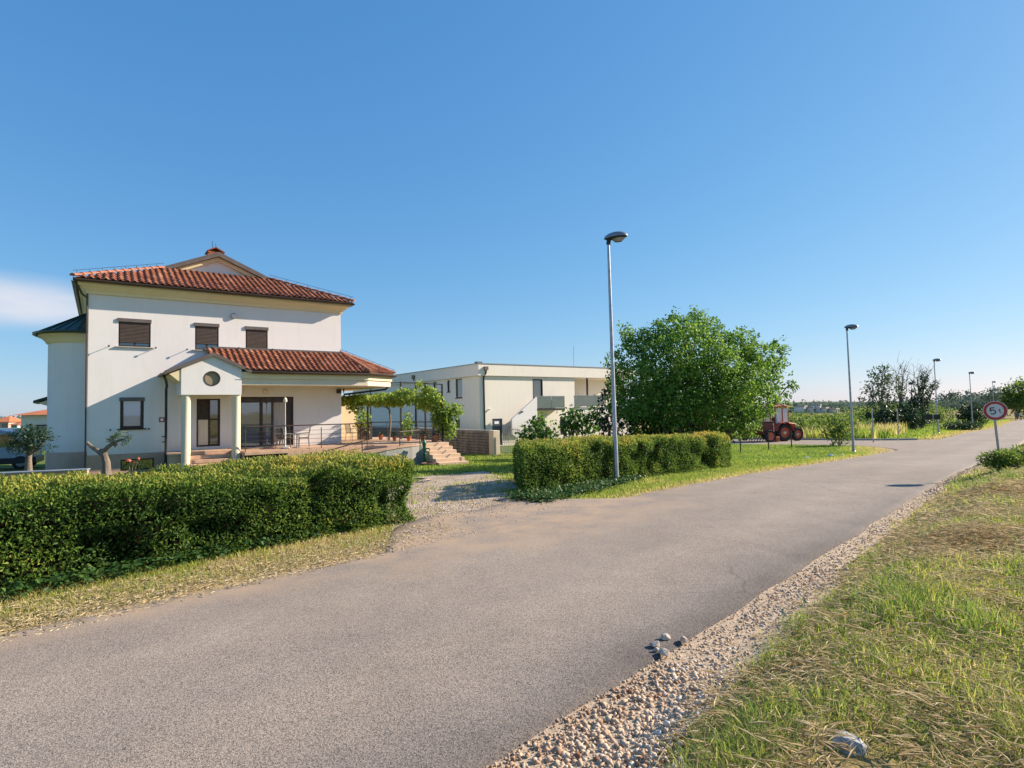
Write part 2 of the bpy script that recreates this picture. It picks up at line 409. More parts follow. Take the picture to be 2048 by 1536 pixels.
def ground_mat():
    m, nt, b = new_mat('grassy_soil')
    t = nt.nodes.new('ShaderNodeTexCoord'); vec = t.outputs['Object']
    a = noise(nt, .35, 8, .65, vec); f = noise(nt, 9, 6, .7, vec)
    col = ramp(nt, a, [(.25, (.15, .15, .045)), (.45, (.25, .22, .08)), (.58, (.34, .265, .13)), (.75, (.40, .30, .16))])
    c2 = ramp(nt, f, [(.3, (.55, .55, .5)), (.7, (1.2, 1.15, 1.05))])
    mm = nt.nodes.new('ShaderNodeMix'); mm.data_type = 'RGBA'; mm.blend_type = 'MULTIPLY'; mm.inputs['Factor'].default_value = 1
    nt.links.new(col, mm.inputs['A']); nt.links.new(c2, mm.inputs['B'])
    at = nt.nodes.new('ShaderNodeAttribute'); at.attribute_name = 'lawn'
    m3 = nt.nodes.new('ShaderNodeMix'); m3.data_type = 'RGBA'
    lawn = ramp(nt, f, [(.25, (.055, .10, .018)), (.75, (.12, .19, .035))])
    nt.links.new(at.outputs['Fac'], m3.inputs['Factor']); nt.links.new(mm.outputs['Result'], m3.inputs['A']); nt.links.new(lawn, m3.inputs['B'])
    nt.links.new(m3.outputs['Result'], b.inputs['Base Color'])
    b.inputs['Roughness'].default_value = 1; b.inputs['Specular IOR Level'].default_value = .1
    bumpn(nt, b, f, .8, .04)
    return m
MT['ground'] = ground_mat()

def gravel_sheet():
    m, nt, b = new_mat('pale_gravel')
    t = nt.nodes.new('ShaderNodeTexCoord'); vec = t.outputs['Object']
    vor = nt.nodes.new('ShaderNodeTexVoronoi'); vor.inputs['Scale'].default_value = 28; nt.links.new(vec, vor.inputs['Vector'])
    col = ramp(nt, vor.outputs['Color'], [(0, (.20, .14, .09)), (.4, (.37, .29, .215)), (.8, (.48, .40, .32)), (1, (.58, .52, .45))])
    big = ramp(nt, noise(nt, .8, 6, .6, vec), [(.35, (.75, .68, .56)), (.6, (1, 1, 1))])
    mm = nt.nodes.new('ShaderNodeMix'); mm.data_type = 'RGBA'; mm.blend_type = 'MULTIPLY'; mm.inputs['Factor'].default_value = 1
    nt.links.new(col, mm.inputs['A']); nt.links.new(big, mm.inputs['B'])
    nt.links.new(mm.outputs['Result'], b.inputs['Base Color']); b.inputs['Roughness'].default_value = .95
    bumpn(nt, b, vor.outputs['Distance'], .8, .02)
    return m
MT['gravel'] = gravel_sheet()

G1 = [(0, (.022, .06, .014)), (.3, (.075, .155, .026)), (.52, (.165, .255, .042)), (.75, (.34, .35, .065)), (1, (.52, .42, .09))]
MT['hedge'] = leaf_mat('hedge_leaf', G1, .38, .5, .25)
MT['ivy'] = leaf_mat('ivy_leaf', [(0, (.02, .06, .016)), (.6, (.06, .13, .03)), (1, (.16, .23, .055))], .25, .5, .25)
MT['tree'] = leaf_mat('tree_leaf', [(0, (.028, .085, .014)), (.4, (.085, .195, .028)), (.75, (.16, .31, .045)), (1, (.28, .42, .075))], .38, .5, .25)
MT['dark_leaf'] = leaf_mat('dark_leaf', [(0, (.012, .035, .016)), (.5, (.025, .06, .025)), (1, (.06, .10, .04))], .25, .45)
MT['olive'] = leaf_mat('olive_leaf', [(0, (.035, .06, .03)), (.5, (.07, .11, .05)), (1, (.16, .2, .11))], .25, .5)
MT['vine'] = leaf_mat('vine_leaf', [(0, (.06, .13, .022)), (.5, (.19, .30, .045)), (1, (.40, .46, .10))], .5, .55, .2)
MT['field'] = leaf_mat('field_leaf', [(0, (.05, .10, .02)), (.5, (.12, .20, .038)), (.8, (.22, .29, .065)), (1, (.40, .36, .14))], .4, .6, .2)
MT['far'] = leaf_mat('hazed_leaf', [(0, (.10, .15, .125)), (1, (.17, .22, .165))], .2, .8, .1)  # distance haze is mixed into this leaf colour
MT['grass'] = leaf_mat('grass_blade', [(0, (.045, .12, .02)), (.3, (.14, .25, .038)), (.55, (.31, .38, .06)), (.75, (.43, .38, .14)), (1, (.60, .49, .27))], .45, .6, .2)
MT['straw'] = leaf_mat('dry_clipping', [(0, (.32, .21, .10)), (.5, (.64, .52, .30)), (1, (.80, .70, .47))], .2, .7, .2)
def pebble_mat():
    m, nt, b = new_mat('pebble')
    at = nt.nodes.new('ShaderNodeAttribute'); at.attribute_name = 'tint'
    col = ramp(nt, at.outputs['Fac'], [(0, (.25, .12, .065)), (.2, (.39, .26, .165)), (.55, (.52, .395, .28)), (.85, (.58, .485, .375)), (1, (.64, .59, .53))])
    nt.links.new(col, b.inputs['Base Color']); b.inputs['Roughness'].default_value = .85; b.inputs['Specular IOR Level'].default_value = .2
    return m
MT['pebble'] = pebble_mat()

# ------------------------------------------------------------------ leaf / grass / pebble generators
def leaves(P, D, N, L, W, fold=.35):
    """folded diamond leaves: P base, D direction, N normal"""
    n = len(P); D = unit(D); S = unit(np.cross(D, N)); N = unit(np.cross(S, D))
    L = np.broadcast_to(L, (n,))[:, None]; W = np.broadcast_to(W, (n,))[:, None]
    v = np.empty((n, 4, 3))
    v[:, 0] = P
    v[:, 1] = P + D * L * .45 + S * W * .5 + N * W * fold
    v[:, 2] = P + D * L - N * L * .12
    v[:, 3] = P + D * L * .45 - S * W * .5 + N * W * fold
    b = np.arange(n)[:, None] * 4
    F = np.concatenate([b + np.array([[0, 1, 2]]), b + np.array([[0, 2, 3]])])
    return v.reshape(-1, 3), F

def leaf_obj(name, P, D, N, L, W, tint, mat, parent=None, fold=.35):
    V, F = leaves(P, D, N, L, W, fold)
    return np_mesh(name, V, F, mat, {'tint': np.repeat(np.clip(tint, 0, 1), 4)}, parent)

def rsph(n, rng=RNG): return unit(rng.normal(size=(n, 3)))

def blades(P, H, Wd, lean, tint, name, mat, curve=.5):
    n = len(P); a = RNG.random(n) * 2 * np.pi
    S = np.stack([np.cos(a), np.sin(a), np.zeros(n)], 1)
    a2 = a + np.pi / 2 + RNG.normal(0, .5, n)
    Ld = np.stack([np.cos(a2), np.sin(a2), np.zeros(n)], 1) * np.broadcast_to(lean, (n,))[:, None]
    H = np.broadcast_to(H, (n,))[:, None]; Wd = np.broadcast_to(Wd, (n,))[:, None]
    up = np.array([0, 0, 1.0])
    v = np.empty((n, 5, 3))
    v[:, 0] = P - S * Wd * .5; v[:, 1] = P + S * Wd * .5
    mid = P + up * H * .55 + Ld * H * .3
    v[:, 2] = mid + S * Wd * .4; v[:, 3] = mid - S * Wd * .4
    v[:, 4] = P + up * H * (1 - curve * .25) + Ld * H * (.75 + curve * .3)
    b = np.arange(n)[:, None] * 5
    F = np.concatenate([b + np.array([[0, 1, 2]]), b + np.array([[0, 2, 3]]), b + np.array([[3, 2, 4]])])
    return np_mesh(name, v.reshape(-1, 3), F, mat, {'tint': np.repeat(np.clip(tint, 0, 1), 5)})

def in_view(x, y, m=1.06): return (y > .9) & (np.abs(x) < y * .8715 * m + .3)

def scatter(t0, t1, o0, o1, dens, ymin=0, ymax=1e9):
    n = int((t1 - t0) * (o1 - o0) * dens)
    t = RNG.uniform(t0, t1, n); o = RNG.uniform(o0, o1, n); x, y = to_xy(t, o)
    k = in_view(x, y) & (y >= ymin) & (y < ymax)
    return t[k], o[k], x[k], y[k]

# ================================================================== GROUND
def grid_sheet(name, ts, os_, zfun, mat, attrs=None, kind='structure', skirt=0):
    T, O = np.meshgrid(ts, os_, indexing='ij'); X, Y = to_xy(T, O); Z = zfun(X, Y, T, O)
    V = np.stack([X, Y, Z], -1).reshape(-1, 3)
    nt_, no = len(ts), len(os_)
    i, j = np.meshgrid(np.arange(nt_ - 1), np.arange(no - 1), indexing='ij')
    q = (i * no + j).ravel()
    F = np.stack([q, q + no, q + no + 1, q + 1], 1)
    at = {k: f(T, O, X, Y).ravel() for k, f in (attrs or {}).items()}
    o = np_mesh(name, V, F, mat, at, smooth=True)
    tag(o, kind=kind)
    return o

def lawn_mask(T, O, X, Y):
    a = sstep(7.9, 9.2, O) * sstep(12, 15, T) * sstep(46, 40, T)
    b = sstep(12.5, 14.5, O) * sstep(46, 42, T)
    c = sstep(.6, .0, np.abs(O - 7.7)) * .35
    return np.clip(np.maximum(np.maximum(a, b), c) * (.55 + .6 * vnoise(X, Y, 2.3)), 0, 1)

ts = np.unique(np.concatenate([[-300, -120, -60, -30, -16], np.arange(-10, 40, .5), np.arange(40, 120, 2.0), [130, 150, 180, 230, 300, 450, 700, 1200, 2500, 5500]]))
os_ = np.unique(np.round(np.concatenate([[-5000, -2000, -800, -300, -120, -60, -30, -16], np.arange(-10, .6, .5), np.arange(.6, 2.41, .15), [2.44, 2.62, 4, 6.9, 7.08], np.arange(7.5, 60, .75), [65, 75, 90, 120, 180, 300, 600, 1500, 5000]]), 3))
def zg(X, Y, T, O):
    z = Gz(X, Y)
    inside = (O > 2.5) & (O < 7.0)
    return z - np.where(inside, .08, 0.0)
grid_sheet('ground', ts, os_, zg, MT['ground'], {'lawn': lawn_mask})

rt = np.concatenate([np.arange(-14, 50, .4), np.arange(50, 320, 3.0)])
ro = np.array([2.40, 2.47, 2.6, 2.9, 3.3, 3.8, 4.4, 5.0, 5.6, 6.1, 6.5, 6.8, 7.0, 7.08, 7.14])
def zr(X, Y, T, O):
    wob = 0
    z = Gz(X, Y) * 0 + np.interp(Y, _gx, _gz) + .03 + .025 * np.cos((O - 4.7) / 2.3 * 1.57)
    return z - np.where((O < 2.45) | (O > 7.1), .07, 0)
def road_edge(T, O, X, Y): return np.clip(np.exp(-np.maximum(O - 2.47, 0) / .36) * (.6 + .7 * vnoise(X, Y, .5)), 0, 1) * sstep(22, 6, T)
def road_dust(T, O, X, Y):
    mouth = np.exp(-((T - 7.8) / 3.2) ** 2) * sstep(5.0, 6.9, O)
    side = .8 * sstep(6.3, 7.0, O) * np.where(T < 9, 1, .6)
    wide = .35 * np.exp(-((T - 7.5) / 5) ** 2) * sstep(3.6, 6.4, O)
    return np.clip(mouth + side + wide, 0, 1)
road = grid_sheet('road', rt, ro, zr, MT['asphalt'], {'edge': road_edge, 'dust': road_dust, 'track': lambda T, O, X, Y: np.exp(-((O - 3.75 - .25 * (vnoise(T, 1.2, 5) - .5)) / .38) ** 2) + .9 * np.exp(-((O - 5.55 - .25 * (vnoise(T, 4.2, 5) - .5)) / .42) ** 2)})
def apron(t): return 1.5 * sstep(4.6, 6.3, t) * sstep(11.2, 9.3, t)
# ragged road edge: nudge the outermost vertices
me = road.data; cs = np.empty(len(me.vertices) * 3, np.float32); me.vertices.foreach_get('co', cs); cs = cs.reshape(-1, len(ro), 3)
for j in (0, 1):
    a = (fbm(cs[:, j, 0], cs[:, j, 1], .9) - .5) * .16
    cs[:, j, 0] += a * -Ty; cs[:, j, 1] += a * Tx
for j in (13, 14, 12):
    a = (fbm(cs[:, j, 0], cs[:, j, 1], 1.3) - .5) * .3
    cs[:, j, 0] += a * -Ty; cs[:, j, 1] += a * Tx
for j, w_ in ((9, .1), (10, .3), (11, .6), (12, .85), (13, 1), (14, 1)):
    t_, o_ = to_rd(cs[:, j, 0], cs[:, j, 1]); a = apron(t_) * w_ * (.8 + .5 * vnoise(t_, 8.8, .8))
    cs[:, j, 0] += a * -Ty; cs[:, j, 1] += a * Tx
me.vertices.foreach_set('co', cs.ravel())

# side road joining from the left behind the lawn: runs away along +o at t ~ 42..49
def side_sheet():
    so_ = np.concatenate([np.arange(6.9, 60, .8)])
    st = np.array([0, .08, .5, 1.5, 3, 4.5, 5.6, 6.0, 6.08])
    rows = []; edge = []; dust = []
    for o in so_:
        fl = 6 * math.exp(-(o - 6.9) / 1.6)
        c0 = 42.5 - fl - .22 * (o - 7); c1 = 48.8 + fl * .6 - .10 * (o - 7)
        for s_ in st:
            t = c0 + (c1 - c0) * s_ / 6.08; x, y = to_xy(t, o)
            rows.append((x, y, gz(x, y) + .034 - (.06 if s_ in (0, 6.08) else 0))); edge.append(0); dust.append(.25)
    no = len(st); F = []
    for i in range(len(so_) - 1):
        for j in range(no - 1): F.append((i * no + j, i * no + j + 1, (i + 1) * no + j + 1, (i + 1) * no + j))
    o = np_mesh('side_road', rows, F, MT['asphalt'], {'edge': edge, 'dust': dust}, smooth=True)
    tag(o, kind='structure')
    # far kerb of the side road: single kerb stones
    kb = MB().box(-.5, .5, -.08, .08, -.1, .13).build('kerb_stone', MT['conc'], bevel=.015)
    root = empty('kerb', (0, 0, 0)); tag(root, kind='structure')
    kb.parent = root; first = True
    for o_ in np.arange(8.6, 58, 1.01):
        fl = 6 * math.exp(-(o_ - 6.9) / 1.6); t = 48.9 + fl * .6 - .10 * (o_ - 7)
        x, y = to_xy(t, o_)
        k = kb if first else kb.copy()
        if not first: COL.objects.link(k); k.parent = root
        first = False
        k.location = (x, y, gz(x, y) + .03); x2, y2 = to_xy(48.9 + 6 * math.exp(-(o_ - 5.9) / 1.6) * .6 - .10 * (o_ - 6), o_ + 1); k.rotation_euler = (0, 0, math.atan2(y2 - y, x2 - x)); k.scale.x = math.hypot(x2 - x, y2 - y) * .99
side_sheet()

# driveway of pale gravel between the two hedges
def drive_lim(o):
    a = np.interp(o, [7, 9, 11, 16.5], [5.5, 5.9, 7.3, 12.3]) - 1.4 * np.exp(-(np.asarray(o) - 6.9) / .5)
    b = np.interp(o, [7, 9.0, 14.2, 16.5], [9.75, 9.65, 14.2, 14.6]) + 1.2 * np.exp(-(np.asarray(o) - 6.9) / .4)
    return a, b
def drive():
    os2 = np.arange(6.95, 16.4, .35); n = 17
    V = []; F = []
    for o in os2:
        a, b = drive_lim(o)
        for s_ in range(n):
            t = a + (b - a) * s_ / (n - 1)
            e = min(s_, n - 1 - s_)
            j = (fbm(t, o, .9) - .5) * (2.2 if e == 0 else 1.2) if e < 3 else 0
            x, y = to_xy(t + j, o + (vnoise(t, 3.3, .9) - .5) * .7)
            V.append((x, y, gz(x, y) + (.022 if e > 0 and o > 7.2 and o < 15.6 else -.01) + (vnoise(x, y, .8) - .5) * .02))
    for i in range(len(os2) - 1):
        for s_ in range(n - 1): F.append((i * n + s_, i * n + s_ + 1, (i + 1) * n + s_ + 1, (i + 1) * n + s_))
    tag(np_mesh('driveway', V, F, MT['gravel'], smooth=True), kind='structure')
drive()

# ------------------------------------------------------------------ pebbles (gravel shoulder)
def pebble_field(name, x, y, z, r, tint, sq=.65):
    bm = bmesh.new(); bmesh.ops.create_icosphere(bm, subdivisions=1, radius=1)
    bv = np.array([v.co[:] for v in bm.verts]); bf = np.array([[v.index for v in f.verts] for f in bm.faces]); bm.free()
    n = len(x); nv = len(bv)
    V = np.repeat(bv[None], n, 0) * (1 + RNG.uniform(-.38, .3, (n, nv, 1)))
    V *= np.stack([RNG.uniform(.8, 1.35, n), RNG.uniform(.6, 1.0, n), RNG.uniform(.45, .8, n)], 1)[:, None]
    for A_, B_, sp_ in ((0, 2, .5), (1, 2, .5), (0, 1, 6.28)):
        a = RNG.normal(0, sp_, n); ca, sa = np.cos(a)[:, None], np.sin(a)[:, None]; va = V[..., A_] * ca - V[..., B_] * sa; V[..., B_] = V[..., A_] * sa + V[..., B_] * ca; V[..., A_] = va
    V = V * r[:, None, None] + np.stack([x, y, z], 1)[:, None]
    F = (bf[None] + (np.arange(n) * nv)[:, None, None]).reshape(-1, 3)
    o = np_mesh(name, V.reshape(-1, 3), F, MT['pebble'], {'tint': np.repeat(tint, nv)})
    return o
def shoulder_w(t): return np.interp(t, [0, 2.5, 5, 8, 12, 17, 26, 40], [1.0, .93, .64, .45, .34, .28, .2, .12])
P_ = []
for (t0, t1, d, r0, r1) in ((.8, 4.2, 3400, .0035, .024), (4.2, 8, 1900, .004, .017), (8, 15, 700, .007, .017), (15, 28, 350, .016, .03)):
    t, o, x, y = scatter(t0, t1, 1.2, 2.56, d)
    wd = shoulder_w(t) * (.8 + .5 * vnoise(x, y, .8))
    k = (o < 2.50 + .06 * (RNG.random(len(o)))) & (o > 2.47 - wd)
    edge = np.clip((o - (2.47 - wd)) / .25, 0, 1)
    k &= RNG.random(len(o)) < .25 + .75 * edge
    t, o, x, y = t[k], o[k], x[k], y[k]
    # fines hug the asphalt, coarse stones lie further out
    near = np.clip((2.47 - o) / .22, 0, 1)
    r = (r0 + (r1 - r0) * RNG.random(len(x)) ** 3.0) * (.55 + .55 * near)
    tint = np.clip(.30 + .22 * near + RNG.normal(0, .2, len(x)) + .3 * (vnoise(x, y, .5) - .5), 0, 1)
    P_.append((x, y, Gz(x, y) + r * .25 + .01, r, tint))
x, y, z, r, tn = [np.concatenate(c) for c in zip(*P_)]
tag(pebble_field('gravel', x, y, z, r, tn), 'strip of loose pinkish gravel along the right edge of the asphalt', 'gravel', kind='stuff')
# bed under the shoulder stones
def shoulder_bed():
    tl = np.concatenate([np.arange(-3, 30, .3), np.arange(30, 60, 2)]); V = []; F = []
    for t in tl:
        for s_ in range(6):
            wd = float(shoulder_w(t)) * (.9 + .4 * float(vnoise(t, 1.7, .8)))
            o = 2.52 - (wd + .05) * s_ / 5; x, y = to_xy(t, o)
            V.append((x, y, gz(x, y) + (.008 if s_ < 5 else -.012)))
    for i in range(len(tl) - 1):
        for s_ in range(5): F.append((i * 6 + s_, i * 6 + s_ + 1, (i + 1) * 6 + s_ + 1, (i + 1) * 6 + s_))
    tag(np_mesh('shoulder', V, F, pm('shoulder_grit', (.38, .275, .18), (.52, .40, .28), 22, .95, .6, 70), smooth=True), kind='structure')
shoulder_bed()
def left_edge_grit():
    for t0, t1 in ((-6, 6.2), (10.6, 36)):
        tl = np.arange(t0, t1, .3); V = []; F = []
        for t in tl:
            wd = .16 + .34 * float(fbm(t, 2.2, 1.6)) * (1 if t < 8 else .7)
            for s_ in range(4):
                o = 6.99 + wd * s_ / 3; x, y = to_xy(t, o); V.append((x, y, gz(x, y) + (.012 if s_ < 3 else -.012)))
        for i in range(len(tl) - 1):
            for s_ in range(3): F.append((i * 4 + s_, (i + 1) * 4 + s_, (i + 1) * 4 + s_ + 1, i * 4 + s_ + 1))
        tag(np_mesh('shoulder', V, F, pm('dry_sandy_edge', (.36, .26, .15), (.52, .41, .26), 16, .95, .6, 60), smooth=True), kind='structure')
left_edge_grit()
# loose stones on the driveway mouth
t, o, x, y = scatter(4.2, 10.6, 6.9, 13, 110)
k = (RNG.random(len(x)) < np.clip(.9 - np.abs(t - 7.6) / 4.5, .05, 1))
k &= (RNG.random(len(x)) < np.clip((o - 7.3) / 1.6, .10, 1)) | ((np.abs(t - 5.6) < .9) & (o < 9))
x, y = x[k], y[k]; r = RNG.uniform(.006, .02, len(x))
tag(pebble_field('gravel', x, y, Gz(x, y) + .036 + r * .1, r, np.clip(RNG.normal(.6, .18, len(x)), 0, 1)), 'loose pale gravel scattered over the mouth of the driveway', 'gravel', kind='stuff')

# ================================================================== GRASS
def verge():
    gp = []; sp = []
    for (ya, yb, d, wd, hs) in ((1.2, 3.2, 3600, .0042, 1), (3.2, 5.5, 2300, .0055, 1), (5.5, 9, 1150, .008, 1), (9, 15, 520, .013, 1.05), (15, 27, 200, .022, 1.15)):
        t, o, x, y = scatter(.2, 32, -13, 2.3, d, ya, yb)
        wdv = shoulder_w(t) * (.85 + .45 * vnoise(x, y, .8))
        inside = o < 2.47 - wdv + RNG.normal(0, .09, len(o))
        n1 = fbm(x, y, .9); n2 = fbm(x + 31, y - 12, 2.6)
        soil = np.exp(-(((x - 5.35) / .6) ** 2 + ((y - 7.0) / .6) ** 2)) + np.exp(-(((x - 9.0) / 1.1) ** 2 + ((y - 10.6) / .9) ** 2))
        green = n1 * .6 + n2 * .5 - .35 * soil
        dens = np.clip((green - .32) * 4.0, .14, 1)
        rx, ry = 1.555, 2.72; clear = ((x - rx) ** 2 / .036 + (y - ry) ** 2 / .02 > 1) & ((x - rx * .95) ** 2 / .03 + (y - ry * .93) ** 2 / .012 > 1)
        inside &= clear
        k = inside & (RNG.random(len(x)) < dens)
        xx, yy, g_ = x[k], y[k], green[k]
        tuft = np.clip((vnoise(xx, yy, .28) - .45) * 3, 0, 1); H = (.035 + (.05 + .12 * tuft) * np.clip(g_ - .25, 0, .6) / .4 * RNG.random(len(xx))) * hs * (.6 + .9 * RNG.random(len(xx)))
        tint = np.clip(.83 - g_ * .58 + RNG.normal(0, .15, len(xx)) + .55 * (fbm(xx - 7, yy + 3, 1.3) - .5) + .3 * (RNG.random(len(xx)) < .13), 0.02, 1)
        gp.append((xx, yy, H, np.full(len(xx), wd) * (.7 + .7 * RNG.random(len(xx))), RNG.uniform(.2, 1.5, len(xx)), tint))
        # cut straw lying flat
        k = inside & (RNG.random(len(x)) < np.clip(1.2 - dens * 1.0, .16, 1.0) * .55)
        sp.append((x[k], y[k], np.full(k.sum(), wd), soil[k]))
    x, y, H, W, ln, tint = [np.concatenate(c) for c in zip(*gp)]
    o = blades(np.stack([x, y, Gz(x, y) - .005], 1), H, W, ln, tint, 'verge_grass', MT['grass'])
    tag(o, 'rough mown grass of the bank on the right side of the road', 'grass', kind='stuff')
    x, y, W, s_ = [np.concatenate(c) for c in zip(*sp)]
    n = len(x); a = RNG.random(n) * 6.283
    D = np.stack([np.cos(a), np.sin(a), RNG.normal(0, .22, n)], 1); N = np.stack([RNG.normal(0, .4, n), RNG.normal(0, .4, n), np.ones(n)], 1)
    P = np.stack([x, y, Gz(x, y) + RNG.uniform(.01, .10, n)], 1)
    o = leaf_obj('straw_clippings', P, D, N, RNG.uniform(.05, .2, n), W * .65, np.clip(RNG.normal(.72, .22, n) - .55 * s_, 0, 1), MT['straw'])
    tag(o, 'dry mown clippings lying on the right-hand bank', 'clippings', kind='stuff')
verge()

def strip_and_lawn():
    gp = []
    def put(t, o, x, y, H, W, tint): gp.append((x, y, H * np.ones(len(x)), W * np.ones(len(x)), RNG.uniform(.2, .9, len(x)), tint))
    # strip between road and the left hedge
    t, o, x, y = scatter(-4, 6.6, 6.98, 9.4, 2600)
    edge = np.clip((o - 6.98) / .9, 0, 1); n1 = fbm(x, y, .7)
    k = RNG.random(len(x)) < np.clip(.10 + .8 * edge * (.2 + n1) * np.clip((6.9 - t) / 1.5, .15, 1), 0, 1)
    tint = np.clip(1.0 - .44 * edge * n1 * 1.3 + RNG.normal(0, .14, len(x)), 0, 1)
    k &= o > 7.0 + apron(t) * 1.1
    put(t[k], o[k], x[k], y[k], (.035 + .06 * edge[k] * RNG.random(k.sum())), .009, tint[k])
    # strip in front of the right hedge
    t, o, x, y = scatter(10, 22, 6.98, 10.2, 900)
    edge = np.clip((o - 6.98) / .8, 0, 1); n1 = fbm(x, y, .8)
    k = RNG.random(len(x)) < np.clip(.2 + .9 * edge, 0, 1)
    k &= o > 7.0 + apron(t) * 1.1
    tint = np.clip(.9 - .45 * edge * (.5 + n1) + RNG.normal(0, .13, len(x)), 0, 1)
    put(t[k], o[k], x[k], y[k], (.04 + .07 * RNG.random(k.sum())), .015, tint[k])
    # lawn beside the right hedge
    t, o, x, y = scatter(18, 44, 6.98, 22, 240)
    edge = np.clip((o - 6.98) / 1.2, 0, 1); n1 = fbm(x, y, 1.6)
    dry = sstep(33, 40, t) * sstep(10.5, 8.5, o)
    k = (t < 42.5 - .22 * (o - 7) - 6 * np.exp(-(o - 6.9) / 1.6)) & (RNG.random(len(x)) < .35 + .65 * edge)
    tint = np.clip(.82 - .46 * edge + .35 * (n1 - .5) + .4 * dry + RNG.normal(0, .1, len(x)), 0, 1)
    put(t[k], o[k], x[k], y[k], (.05 + .07 * RNG.random(k.sum())), .026, tint[k])
    # yard between driveway and house
    t, o, x, y = scatter(2, 26, 8.5, 26, 170)
    n1 = fbm(x, y, 1.4); far = sstep(12.5, 16.5, o)
    da, db_ = drive_lim(o); jit = (fbm(x, y, 1.2) - .5) * 2.4; on = (t > da + .3 + jit) & (t < db_ - .3 + jit) & (o < 15.3 + jit)
    k = (RNG.random(len(x)) < np.where(on, np.clip((n1 - .5) * 1.6, .02, .5), np.clip(.35 + .9 * n1, .2, 1))) & (y < 36) & ~((o > 8.4) & (o < 11.9) & (t > 9 + (o - 8.6)))
    tint = np.clip(.66 - .30 * n1 - .06 * far + .15 * on + RNG.normal(0, .12, len(x)), 0, 1)
    put(t[k], o[k], x[k], y[k], (.05 + .08 * RNG.random(k.sum())), .024, tint[k])
    x, y, H, W, ln, tint = [np.concatenate(c) for c in zip(*gp)]
    o = blades(np.stack([x, y, Gz(x, y) - .005], 1), H, W, ln, tint, 'lawn_grass', MT['grass'])
    tag(o, 'short grass of the lawn, the yard and the strip beside the left road edge', 'grass', kind='stuff')
    # straw litter along the left road edge
    t, o, x, y = scatter(-4, 6.5, 6.9, 8.3, 1300)
    n = len(x); a = RNG.random(n) * 6.283
    D = np.stack([np.cos(a), np.sin(a), RNG.normal(0, .1, n)], 1); N = np.tile([0, 0, 1.], (n, 1)) + RNG.normal(0, .3, (n, 3))
    o = leaf_obj('straw_clippings', np.stack([x, y, Gz(x, y) + RNG.uniform(.004, .04, n)], 1), D, N, RNG.uniform(.04, .12, n), .009, np.clip(RNG.normal(.6, .2, n), 0, 1), MT['straw'])
    tag(o, 'dry clippings lying along the left edge of the road', 'clippings', kind='stuff')
strip_and_lawn()

